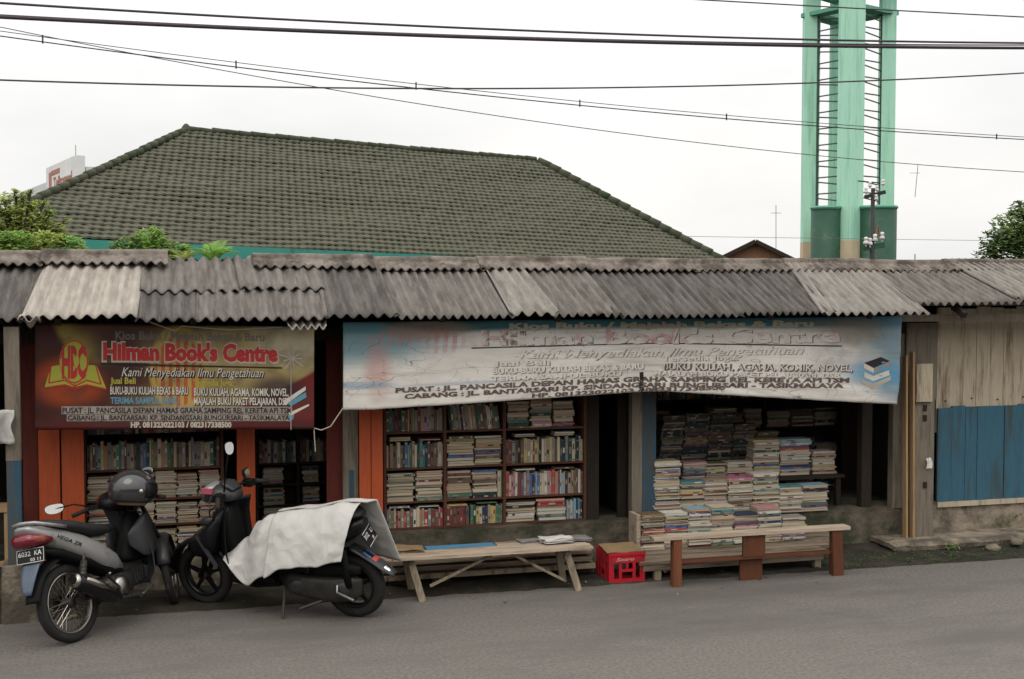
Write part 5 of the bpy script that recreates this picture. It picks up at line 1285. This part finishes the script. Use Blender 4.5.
# decal lettering on tail
for s in (-1,):
    Md = Matrix.Translation((-.12, s*.137, .775)) @ Matrix.Rotation(math.radians(27), 4, 'Y') @ Matrix.Rotation(math.radians(90), 4, 'X')
    ptext(tailb, 'VEGA ZR', .24, .028, Md, blackg, .02, shear=.3)
# exhaust, right side
b = MB(); b.tube([(.55, -.06, .26), (.48, -.13, .20), (.30, -.15, .22), (.2, -.16, .26)], .02, 10); b.build('exhaust_pipe', metald, B1, local=True, smooth=True)
b = MB(); b.tube([(.34, -.165, .22), (.28, -.168, .25), (.05, -.185, .375), (-.06, -.19, .432), (-.08, -.19, .442)], [.03, .052, .062, .062, .05], 18); mf = b.build('muffler', blackg, B1, local=True, smooth=True)
b = MB(); b.tube([(-.07, -.19, .438), (-.10, -.192, .452)], [.055, .05], 18); b.build('muffler_cap', chrome, mf, local=True, smooth=True)
b = MB(); b.tube([(-.09, -.191, .447), (-.107, -.192, .456)], .03, 14); b.build('muffler_outlet', blackp, mf, local=True)
b = MB(); b.tube([(.27, -.215, .285), (.10, -.24, .37), (-.03, -.245, .435)], [.008, .03, .02], 10); b.build('heat_shield', chrome, mf, local=True, smooth=True)
# swing arm, shocks, chain case
for s in (-1, 1):
    b = MB(); b.beam((0, s*.085, r1), (.42, s*.08, .33), .022, .045); b.build('swing_arm', metald, B1, local=True)
    b = MB(); b.tube([(.03, s*.10, .31), (.12, s*.105, .56)], .026, 10); b.tube([(.10, s*.105, .50), (.14, s*.105, .64)], .016, 8)
    for k in range(8): zz = .34+.026*k; b.lathe([(.030, -.004), (.034, 0), (.030, .004)], (.04+.0095*k*1.0, s*.1, zz), 'z', 12)
    b.build('shock_absorber', metald, B1, local=True, smooth=True)
b = MB(); b.box((-.06, .06, r1-.03), (.40, .085, r1+.06)); b.build('chain_case', blackp, B1, local=True)
# engine
b = MB(); b.loft([(.30, 0, .30, .07, .06, 0), (.38, 0, .30, .12, .10, 0), (.50, 0, .29, .125, .11, 0), (.60, 0, .31, .10, .09, 0)], 16); en = b.build('engine', metald, B1, local=True, smooth=True)
b = MB(); b.lathe([(.001, -.15), (.06, -.15), (.075, -.135), (.08, -.1)], (.44, 0, .30), 'y', 20); b.build('clutch_cover', chrome, en, local=True, smooth=True)
b = MB()
for k in range(7): b.box((.60+.028*k, -.065, .275+.004*k), (.614+.028*k, .065, .375+.004*k))
b.box((.60, -.045, .29), (.80, .045, .365)); b.build('cylinder_fins', metald, en, local=True)
b = MB(); b.tube([(.46, -.15, .20), (.46, -.26, .205)], .012, 8); b.tube([(.46, -.19, .206), (.46, -.27, .206)], .02, 10); b.tube([(.46, .15, .20), (.46, .27, .205)], .018, 8); b.build('foot_peg', rubber, B1, local=True)
b = MB(); b.tube([(.38, -.14, .24), (.36, -.17, .30), (.22, -.20, .42), (.20, -.26, .43)], .010, 8); b.build('kick_lever', chrome, B1, local=True, smooth=True)
b = MB(); b.tube([(.62, -.15, .20), (.52, -.16, .19), (.60, -.17, .2), (.72, -.17, .24)], .009, 8); b.build('brake_pedal', chrome, B1, local=True)
b = MB(); b.tube([(.38, .12, .22), (.33, .26, -.045)], .012, 8); b.box((.30, .25, -.06), (.37, .285, -.05)); b.build('side_stand', blackp, B1, local=True)
# leg shield, down tube cover, headset
def shield(root, m, pts, w0, w1, name='leg_shield', curve=.10, n=14):
    def fn(u, v):
        k = u*(len(pts)-1); i = min(int(k), len(pts)-2); f = k-i; p = V(pts[i]).lerp(V(pts[i+1]), f); wd = w0+(w1-w0)*u; t = -1+2*v
        wd *= (1-.35*max(0, u-.75)/.25*.8)
        return (p[0]-curve*abs(t)**1.8, wd*t, p[1])
    b = MB(); b.grid(lambda u, v: fn(u, v), n, 12); b.uv = {}
    return b.build(name, m, root, local=True, smooth=True, solid=.008)
shield(B1, greyp, [(.80, .90), (.86, .78), (.885, .62), (.90, .46), (.88, .32), (.84, .25)], .15, .19, curve=.12)
b = MB(); b.loft([(.60, 0, .50, .05, .03, 0), (.70, 0, .56, .07, .12, .1), (.80, 0, .64, .085, .20, .1), (.86, 0, .66, .07, .22, .1)], 14); b.build('down_tube_cover', blackp, B1, local=True, smooth=True)
b = MB(); b.loft([(.62, -.11, .62, .012, .05, 0), (.70, -.135, .60, .02, .13, .15), (.78, -.15, .62, .022, .17, .15), (.84, -.155, .66, .015, .14, .1)], 12); b.build('side_fairing', greyp, B1, local=True, smooth=True)
b = MB(); b.loft([(.62, .11, .62, .012, .05, 0), (.70, .135, .60, .02, .13, .15), (.78, .15, .62, .022, .17, .15), (.84, .155, .66, .015, .14, .1)], 12); b.build('side_fairing', greyp, B1, local=True, smooth=True)
HM = Matrix.Translation((.76, 0, .87)) @ Matrix.Rotation(math.radians(22), 4, 'Z')
def hb(): b = MB(); b.M = HM; return b
b = hb(); b.loft([(-.13, 0, .05, .08, .03, 0), (-.08, 0, .06, .17, .06, 0), (0, 0, .07, .21, .085, .1), (.08, 0, .04, .17, .08, .1), (.15, 0, .0, .08, .05, .1)], 16); hs = b.build('headset_cowl', blackg, B1, local=True, smooth=True)
b = hb(); b.loft([(.10, 0, .03, .10, .05, 0), (.165, 0, .01, .075, .04, 0), (.18, 0, .0, .04, .02, 0)], 14); b.build('headlight', mirrorm, B1, local=True, smooth=True)
b = hb(); b.tube([(-.12, .36, .02), (-.07, .26, .045), (-.01, .12, .05), (-.01, -.12, .05), (-.07, -.26, .045), (-.12, -.36, .02)], .011, 8); hbar = b.build('handlebar', blackp, B1, local=True, smooth=True)
for s in (-1, 1):
    b = hb(); b.tube([(-.13, s*.37, .016), (-.065, s*.255, .045)], .017, 10); b.build('grip', rubber, hbar, local=True, smooth=True)
    b = hb(); b.tube([(-.01, s*.22, .05), (-.05, s*.33, .03), (-.075, s*.37, .02)], .006, 6); b.build('brake_lever', chrome, hbar, local=True)
    b = hb(); b.box((-.09, s*.20-.035, .025), (-.03, s*.20+.035, .07)); b.build('switch_box', blackp, hbar, local=True)
def mirror(root, M0, base, tip, sz, m_face=mirrorm, tilt=0, yaw=0):
    b = MB(); b.M = M0; mid = (V(base)+V(tip))/2+V((0, 0, .03)); b.tube([base, mid, tip], .006, 8); st = b.build('mirror_stem', blackp, root, local=True, smooth=True)
    Mm = M0 @ Matrix.Translation(tip) @ Matrix.Rotation(yaw, 4, 'Z') @ Matrix.Rotation(tilt, 4, 'Y')
    b = MB(); b.M = Mm; n = 20
    def ring(s, x): return [(x, sz[0]*s*math.copysign(abs(math.cos(a))**.8, math.cos(a))*(1+.15*math.sin(a)), sz[1]*s*math.copysign(abs(math.sin(a))**.8, math.sin(a))) for a in [k*2*math.pi/n for k in range(n)]]
    vs = ring(1, -.004)+ring(1.02, .006)+ring(.7, .028)+ring(.2, .034); fs = [(i*n+k, i*n+(k+1) % n, (i+1)*n+(k+1) % n, (i+1)*n+k) for i in range(3) for k in range(n)]+[tuple(range(3*n, 4*n))]
    b._a(vs, fs); hd_ = b.build('mirror', blackg, root, local=True, smooth=True)
    b = MB(); b.M = Mm; b._a(ring(.93, -.006)+ring(.93, -.003), [tuple(range(n-1, -1, -1))]+[(k, (k+1) % n, n+(k+1) % n, n+k) for k in range(n)]); b.build('mirror_glass', m_face, hd_, local=True)
mirror(hbar, HM, (-.05, .22, .05), (-.12, .50, .10), (.075, .04), whitep, yaw=.3)  # white paint on this left glass stands in for a bright reflection
mirror(hbar, HM, (-.05, -.22, .05), (-.03, -.25, .24), (.05, .032), mirrorm, yaw=-.2)
# front fork and fender
for s in (-1, 1):
    b = MB(); b.M = None; b.tube([(1.13, s*.06, r1), (1.02, s*.06, .56), (.90, s*.055, .84)], .018, 8); b.build('fork_leg', blackp, B1, local=True, smooth=True)
fender(B1, 0, 0, .315, .11, 10, 165, greyp, 'front_fender', TM)
b = MB(); b.loft([(.86, 0, .50, .05, .22, .2), (.93, 0, .58, .10, .20, .25), (.98, 0, .62, .06, .16, .3)], 14); b.build('front_cowl', greyp, B1, local=True, smooth=True)
b = MB(); b.M = HM; b.tube([(.0, -.03, .0), (.10, -.12, -.1), (.12, -.05, -.25)], .006, 6); b.tube([(.02, .05, .0), (.12, .10, -.12), (.10, .05, -.28)], .006, 6); b.build('brake_cable', blackp, B1, local=True)
# helmet hung on the right mirror
hp = P(131, 490, -.93)
HT = thing('helmet', 'glossy dark open face helmet hanging on the silver motorbike handlebar', 'helmet', (hp.x, hp.y, hp.z-.13), rot=(math.radians(-6), math.radians(8), math.radians(25)))
hr_ = .165
b = MB()
def hel(u, v):
    a = 2*math.pi*u; p = math.pi*(.0+.70*v); x, y, z = math.sin(p)*math.cos(a)*1.08, math.sin(p)*math.sin(a), math.cos(p)*.95
    if x < -.2 and v > .55: z = max(z, z*1.0)
    return (x*hr_, y*hr_, z*hr_+.13)
b.grid(hel, 36, 18); b.uv = {}; b.build('shell', mat('dark grey gloss helmet paint', (.035, .035, .037), None, 4, .14, spec=.7), HT, local=True, smooth=True, solid=.012)
b = MB(); b.grid(lambda u, v: (lambda a, p: (math.sin(p)*math.cos(a)*1.03*hr_*.93, math.sin(p)*math.sin(a)*hr_*.93, math.cos(p)*.93*hr_+.13))(2*math.pi*u, math.pi*(.45+.33*v)), 30, 6); b.uv = {}; b.build('lining', card, HT, local=True, smooth=True)
b = MB(); b.grid(lambda u, v: (lambda a, p: (math.sin(p)*math.cos(a)*1.10*hr_*1.06, math.sin(p)*math.sin(a)*hr_*1.07, math.cos(p)*hr_+.13))(math.radians(-80+160*u), math.pi*(.38+.23*v)), 24, 8); b.uv = {}
b.build('visor', blackg, HT, local=True, smooth=True, solid=.003)
for s in (-1, 1):
    b = MB(); b.lathe([(.001, s*(hr_+.012)), (.02, s*(hr_+.010)), (.022, s*(hr_-.002))], (.0, 0, .12), 'y', 14); b.build('visor_screw', chrome, HT, local=True, smooth=True)
b = MB(); b.tube([(.02, -hr_*.85, .07), (.0, -.05, -.03), (.0, .05, -.03), (.02, hr_*.85, .07)], .008, 6); b.build('chin_strap', blackp, HT, local=True)
b = MB(); b.M = Matrix.Translation((0, 0, 0))
for k_, (cu_, cp_) in enumerate(((-62, 52), (-58, 14))):
    n_ = 18; pts_ = []
    for i_ in range(n_):
        rr_ = 9 if i_ % 2 else 6.5; pts_.append((math.cos(i_*2*math.pi/n_)*rr_*1.2, math.sin(i_*2*math.pi/n_)*rr_))
    vs_e = []
    for x_, y_ in pts_:
        a_ = math.radians(cu_+x_*(1 if k_ == 0 else 2.2)); p_ = math.radians(cp_-y_*(1 if k_ == 0 else .6)); vs_e.append((math.sin(p_)*math.cos(a_)*1.08*hr_*1.05, math.sin(p_)*math.sin(a_)*hr_*1.05, math.cos(p_)*.95*hr_*1.05+.13))
    b._a(vs_e, [tuple(range(n_))])
b.build('emblem', mirrorm, HT, local=True)
def onshell(b, cu, cp, pts, k=1.012):
    vs = []
    for x, y in pts:
        a = math.radians(cu+x); p = math.radians(cp-y); vs.append((math.sin(p)*math.cos(a)*1.08*hr_*k, math.sin(p)*math.sin(a)*hr_*k, math.cos(p)*.95*hr_*k+.13))
    b._a(vs, [tuple(range(len(vs)))])

# ---- black scooter half covered by a white sheet, seen from its left
B2A = math.radians(147.4)
B2 = thing('motorbike', 'black scooter parked sideways with a white sheet over its seat', 'motorbike', (1.39, -1.29, 0), rot=(-math.radians(8), 0, B2A)); B2.scale = (1.06,)*3
r2 = .243
wheel(B2, 0, r2, .092, 5, True); wheel(B2, 1.25, r2, .082, 5, True, turn=math.radians(-6))
b = MB(); b.loft([(-.10, .085, .27, .02, .06, 0), (-.04, .10, .26, .05, .095, 0), (.08, .11, .25, .06, .10, 0), (.30, .11, .255, .055, .09, 0), (.46, .10, .27, .05, .085, 0), (.54, .08, .28, .02, .05, 0)], 16, e=3); cv = b.build('belt_case', metald, B2, local=True, smooth=True)
for x_, r_ in ((.04, .055), (.40, .05)):
    b = MB(); b.lathe([(.001, .178), (r_*.5, .178), (r_, .168), (r_+.012, .155)], (x_, 0, .26), 'y', 20); b.build('case_boss', greyp, cv, local=True, smooth=True)
b = MB(); b.tube([(.06, .17, .30), (.05, .20, .26), (-.08, .205, .21)], .009, 8); b.build('kick_lever', chrome, B2, local=True)
b = MB(); b.loft([(-.10, .10, .40, .03, .03, 0), (0, .11, .41, .05, .05, 0), (.22, .11, .40, .05, .055, 0), (.30, .10, .39, .03, .04, 0)], 12); b.build('air_box', blackp, B2, local=True, smooth=True)
b = MB(); b.tube([(-.02, .14, .28), (.02, .13, .56)], .03, 10); b.build('shock_absorber', blackp, B2, local=True, smooth=True)
b = MB(); b.loft([(-.14, -.13, .30, .03, .03, 0), (-.1, -.14, .30, .05, .05, 0), (.2, -.14, .25, .05, .05, 0), (.42, -.12, .2, .02, .02, 0)], 12); b.build('muffler', blackg, B2, local=True, smooth=True)
b = MB(); b.loft([(-.11, 0, .73, .06, .03, 0), (-.05, 0, .70, .11, .07, -.1), (.12, 0, .63, .14, .10, -.1), (.34, 0, .55, .145, .11, -.1), (.52, 0, .46, .13, .10, 0), (.62, 0, .38, .10, .05, 0)], 18); b.build('tail_body', blackg, B2, local=True, smooth=True)
b = MB(); b.loft([(-.10, 0, .80, .06, .015, 0), (-.03, 0, .80, .12, .035, 0), (.2, 0, .76, .14, .035, 0), (.48, 0, .72, .12, .035, 0), (.60, 0, .70, .07, .02, 0)], 14); b.build('seat', seatm, B2, local=True, smooth=True)
# rear mudguard strip with blue and red reflectors
def fst(u, v, off=0):
    x = .0-.33*u; z = .56-.15*u-.05*u*u; t = -1+2*v; w_ = .07*(1-.45*max(0, u-.8)/.2)
    return (x-off*.4, w_*t, z-.018*t*t+off)
b = MB(); b.grid(fst, 14, 6); b.uv = {}; mg = b.build('mudguard', greyp, B2, local=True, smooth=True, solid=.006)
for (a, c, m_, n_) in ((.30, .48, mat('blue sticker', (.06, .14, .36), None, 5, .3), 'blue_sticker'), (.50, .60, mat('red sticker', (.45, .06, .05), None, 5, .3), 'red_sticker'), (.78, .90, mirrorm, 'reflector')):
    b = MB(); b.grid(lambda u, v: fst(a+(c-a)*u, .2+.6*v, .005), 3, 4); b.uv = {}; b.build(n_, m_, mg, local=True)
MP = Matrix.Translation((-.135, -.02, .63)) @ Matrix.Rotation(math.radians(-78), 4, 'Z') @ Matrix.Rotation(math.radians(58), 4, 'X')
b = MB(); b.M = MP; b.box((-.135, -.055, -.006), (.135, .055, 0)); pt = b.build('number_plate', blackg, B2, local=True)
ptext(pt, '3112', .11, .036, MP @ Matrix.Translation((-.12, -.0, .0015)), whitep); ptext(pt, 'LI', .05, .034, MP @ Matrix.Translation((.06, -.0, .0015)), whitep); ptext(pt, '09', .04, .026, MP @ Matrix.Translation((.02, -.045, .0015)), whitep)
b = MB(); b.M = MP; b.box((-.13, -.054, .0005), (.13, -.050, .001)); b.box((-.13, .050, .0005), (.13, .054, .001)); b.build('border', whitep, pt, local=True)
b = MB(); b.box((.58, -.15, .27), (.93, .15, .31)); b.loft([(.56, 0, .25, .12, .03, 0), (.75, 0, .235, .14, .035, 0), (.95, 0, .26, .12, .04, 0)], 12); b.build('floorboard', blackp, B2, local=True)
shield(B2, blackg, [(1.00, .84), (1.03, .74), (1.035, .60), (1.02, .45), (.99, .34), (.92, .28)], .17, .235, curve=.10)
b = MB(); b.loft([(.90, 0, .40, .08, .06, 0), (.97, 0, .55, .12, .20, .15), (1.01, 0, .66, .12, .22, .2)], 14); b.build('inner_cover', blackp, B2, local=True, smooth=True)
b = MB(); b.loft([(1.02, 0, .63, .19, .21, .25), (1.10, 0, .59, .205, .21, .35), (1.20, 0, .55, .17, .17, .5), (1.31, 0, .52, .09, .08, .5)], 16); fc = b.build('front_cowl', blackg, B2, local=True, smooth=True)
b = MB(); b.beam((1.19, .165, .60), (1.0, .235, .40), .012, .035, up=(0, 1, 0)); b.build('trim_strip', greyp, fc, local=True)
for s in (-1, 1):
    b = MB(); b.loft([(1.04, s*.12, .72, .02, .03, 0), (1.12, s*.12, .71, .035, .035, 0), (1.19, s*.09, .69, .015, .02, 0)], 10); b.build('indicator', greyp, fc, local=True, smooth=True)
    b = MB(); b.tube([(1.25, s*.065, r2), (1.16, s*.06, .48), (1.08, s*.05, .72)], .019, 8); b.build('fork_leg', blackp, B2, local=True, smooth=True)
fender(B2, 1.25, r2, .30, .17, -8, 178, blackg, 'front_fender')
fender(B2, 0, r2, .29, .11, 60, 125, blackp, 'rear_fender')
HM = Matrix.Translation((1.0, 0, .90)) @ Matrix.Rotation(math.radians(-4), 4, 'Z')
b = hb(); b.loft([(-.10, 0, -.01, .06, .03, 0), (-.05, 0, .0, .12, .055, 0), (.03, 0, .01, .15, .075, .2), (.12, 0, -.01, .12, .07, .3), (.19, 0, -.04, .06, .03, .4)], 16); hs = b.build('headset_cowl', greyp, B2, local=True, smooth=True)
b = hb(); b.loft([(.06, 0, .05, .10, .02, .2), (.15, 0, .03, .10, .045, .4), (.205, 0, -.01, .06, .03, .5)], 14); b.build('headlight', silverp, hs, local=True, smooth=True)
b = hb(); b.M = HM; b.box((.03, .135, .03), (.12, .155, .07)); b.build('pink_sticker', mat('pink sticker', (.5, .10, .16), None, 5, .3), hs, local=True)
b = hb(); b.loft([(-.09, 0, .04, .06, .012, 0), (-.03, 0, .075, .08, .02, 0), (.03, 0, .09, .05, .01, 0)], 12); b.build('speedometer', greyp, hs, local=True, smooth=True)
b = hb(); b.tube([(-.14, .34, .0), (-.08, .24, .03), (-.02, .12, .03), (-.02, -.12, .03), (-.08, -.24, .03), (-.14, -.34, .0)], .011, 8); hbar = b.build('handlebar', blackp, B2, local=True, smooth=True)
for s in (-1, 1):
    b = hb(); b.tube([(-.15, s*.35, -.004), (-.08, s*.235, .03)], .018, 10); b.build('grip', rubber, hbar, local=True, smooth=True)
    b = hb(); b.tube([(0, s*.2, .03), (-.05, s*.31, .01), (-.09, s*.355, 0)], .006, 6); b.build('brake_lever', chrome, hbar, local=True)
    b = hb(); b.box((-.10, s*.20-.035, .0), (-.03, s*.20+.035, .05)); b.build('switch_box', blackp, hbar, local=True)
mirror(hbar, HM, (-.04, .10, .03), (-.12, .10, .38), (.034, .05), whitep, yaw=math.radians(-38))  # glass face painted white in place of a reflection
mirror(hbar, HM, (-.04, -.16, .03), (-.05, -.20, .10), (.035, .04), mirrorm)
b = hb(); b.tube([(-.02, .05, -.02), (.06, .16, -.10), (.10, .10, -.24), (.06, .06, -.34)], .006, 6); b.tube([(-.05, .08, -.02), (.0, .20, -.12), (.08, .12, -.26)], .006, 6); b.build('brake_cable', blackp, B2, local=True, smooth=True)
b = MB(); b.tube([(.95, .02, .60), (.93, .03, .57), (.93, .035, .53), (.945, .03, .50)], .009, 8); b.build('bag_hook', chrome, B2, local=True)
b = MB(); b.tube([(.52, .10, .24), (.48, .27, .0-.035)], .012, 8); b.box((.44, .25, -.05), (.52, .285, -.035)); b.build('side_stand', metald, B2, local=True)
b = MB(); b.tube([(.42, .12, .22), (.42, .20, .20)], .012, 8); b.tube([(.20, .13, .16), (.36, .20, .11)], .012, 6); b.build('centre_stand', metald, B2, local=True)
b = MB(); b.loft([(.38, 0, .30, .07, .06, 0), (.5, 0, .30, .10, .09, 0), (.64, 0, .28, .07, .05, 0)], 12); b.build('engine', metald, B2, local=True, smooth=True)
# the white sheet over the seat
SH = thing('tarpaulin', 'wrinkled white plastic sheet draped over the black scooter seat', 'tarpaulin', (1.39, -1.29, 0), rot=(-math.radians(8), 0, B2A)); SH.scale = (1.06,)*3
def interp(x, tab):
    for (x0, y0), (x1, y1) in zip(tab, tab[1:]):
        if x <= x1: f = max(0, (x-x0)/(x1-x0)); f = f*f*(3-2*f) if len(tab) > 3 else f; return y0+(y1-y0)*f
    return tab[-1][1]
rid = [(-.13, .885), (0, .885), (.35, .815), (.62, .775), (.74, .71), (.84, .58), (.97, .48)]
lob_ = [(-.13, .545), (-.04, .53), (.25, .47), (.45, .445), (.60, .36), (.76, .27), (.97, .44)]
def tri(t): t = t-math.floor(t); return abs(t-.5)*2
def wrk(x, s):
    k = nz(x*1.7, s*.9, 4)*.6
    return (.012*nz(x*2.6, s*1.1, 3)+.011*tri(x*1.9+s*.7+k)+.007*tri(x*2.6-s*1.9+k*1.6+.3)+.004*tri(x*5.3+s*3.7-k*2)*abs(nz(x*3, s*2, 9))*3
            +.0035*tri(x*9.1-s*2.2+k*3+.6)*abs(nz(x*4, s*3, 2))*2.5)
def sheetL(u, v):            # near (left) side: v 0 ridge -> 1 hem
    x = -.10+.68*u+.004*nz(v*4, 2)+.06*v*(1-u)
    zr_ = interp(x, rid); zl = interp(x, lob_)+.008*nz(x*9, 4)
    y = .015+.24*(v**.55)+.03*v; z = zr_+(zl-zr_)*(v**1.25)
    return (x, y+wrk(x, v)*(.4+v), z+.008*nz(x*11, v*3))
b = MB(); b.grid(sheetL, 70, 44); b.uv = {}; b.build('near_side', tarpm, SH, local=True, smooth=True, solid=.002)
def sheetF(u, v):            # front fold falling on the floorboard
    x = .50+.46*u; zr_ = interp(x, rid)-.01; zl = interp(x, lob_)+.02*nz(x*8, 9)
    k = max(0, (u-.3)/.7); y = (.02-.02*k)+(.225-.03*k)*(v**.6); z = zr_+(zl-zr_)*(v**1.15)
    return (x+.02*math.sin(v*3), y+wrk(x+3, v)*.8+.012*math.sin(x*30), z)
b = MB(); b.grid(sheetF, 40, 36); b.uv = {}; b.build('front_fold', tarpm, SH, local=True, smooth=True, solid=.004)
def sheetR(u, v):            # far side: stiff flap
    x = -.14+.72*u-.13*v*(1-u); zr_ = interp(x, rid); y = .01-.10*min(1, v*3.2)-.24*max(0, v-.31)
    z = zr_-.012*min(1, v*3.2)-.52*max(0, v-.31)/.69*(1-.25*u)
    return (x, y-.3*wrk(x+7, v), z+.4*wrk(x, v+3))
b = MB(); b.grid(sheetR, 40, 30); b.uv = {}; b.build('far_side', tarpm, SH, local=True, smooth=True, solid=.012)

# ------------------------------------------------------------------ unseen shop row behind the camera, added to shade the stall fronts
OP = thing('added_shade_row', 'added unseen shop house row opposite, placed to shade the stall fronts', 'building', (3, -23, 0))
opw = mat('dull added row render', (.20, .18, .155), (.15, .135, .115), 1.2, .9)
b = MB(); b.box((-32, -30, -.05), (38, -23, 5.0)); b.build('wall', opw, OP)
b = MB(); b._a([(-32.5, -22.2, 4.95), (38.5, -22.2, 4.95), (38.5, -26.5, 6.6), (-32.5, -26.5, 6.6), (-32.5, -30.8, 4.95), (38.5, -30.8, 4.95)], [(0, 1, 2, 3), (3, 2, 5, 4)]); b.build('roof', redtile, OP, solid=.08)
for i in range(14):
    xw = -31+i*5; b = MB(); b.box((xw, -22.99, 0), (xw+3.6, -22.95, 2.6)); b.build('shutter', greyp, OP)
    for k in (0, 1): b = MB(); b.box((xw+.3+1.8*k, -22.99, 3.4), (xw+1.5+1.8*k, -22.95, 4.5)); b.build('window', blackg, OP)
b = MB(); b.box((-32, -22.9, 2.8), (38, -21.4, 2.92)); b.build('canopy', opw, OP)

# small litter on the road edge
b = MB()
for i in range(90):
    x = R.uniform(-1.3, 9); y = roadedge(x)-abs(R.gauss(0, .35))+.15; r = R.uniform(.006, .022); a = R.uniform(0, 6.28)
    c = V((x, y, .006 if y < roadedge(x) else .03)); t = V((math.cos(a), math.sin(a), R.uniform(-.1, .3)))*r; q = V((-math.sin(a), math.cos(a), R.uniform(-.2, .2)))*r*R.uniform(.35, .9)
    b._a([c-t, c-q, c+t, c+q], [(0, 1, 2, 3)], R.choice([0, 0, 1, 2]))
tag(b.build('litter', [card, paperdark, barkm]), 'dry leaf bits and paper scraps scattered along the road edge', kind='stuff')
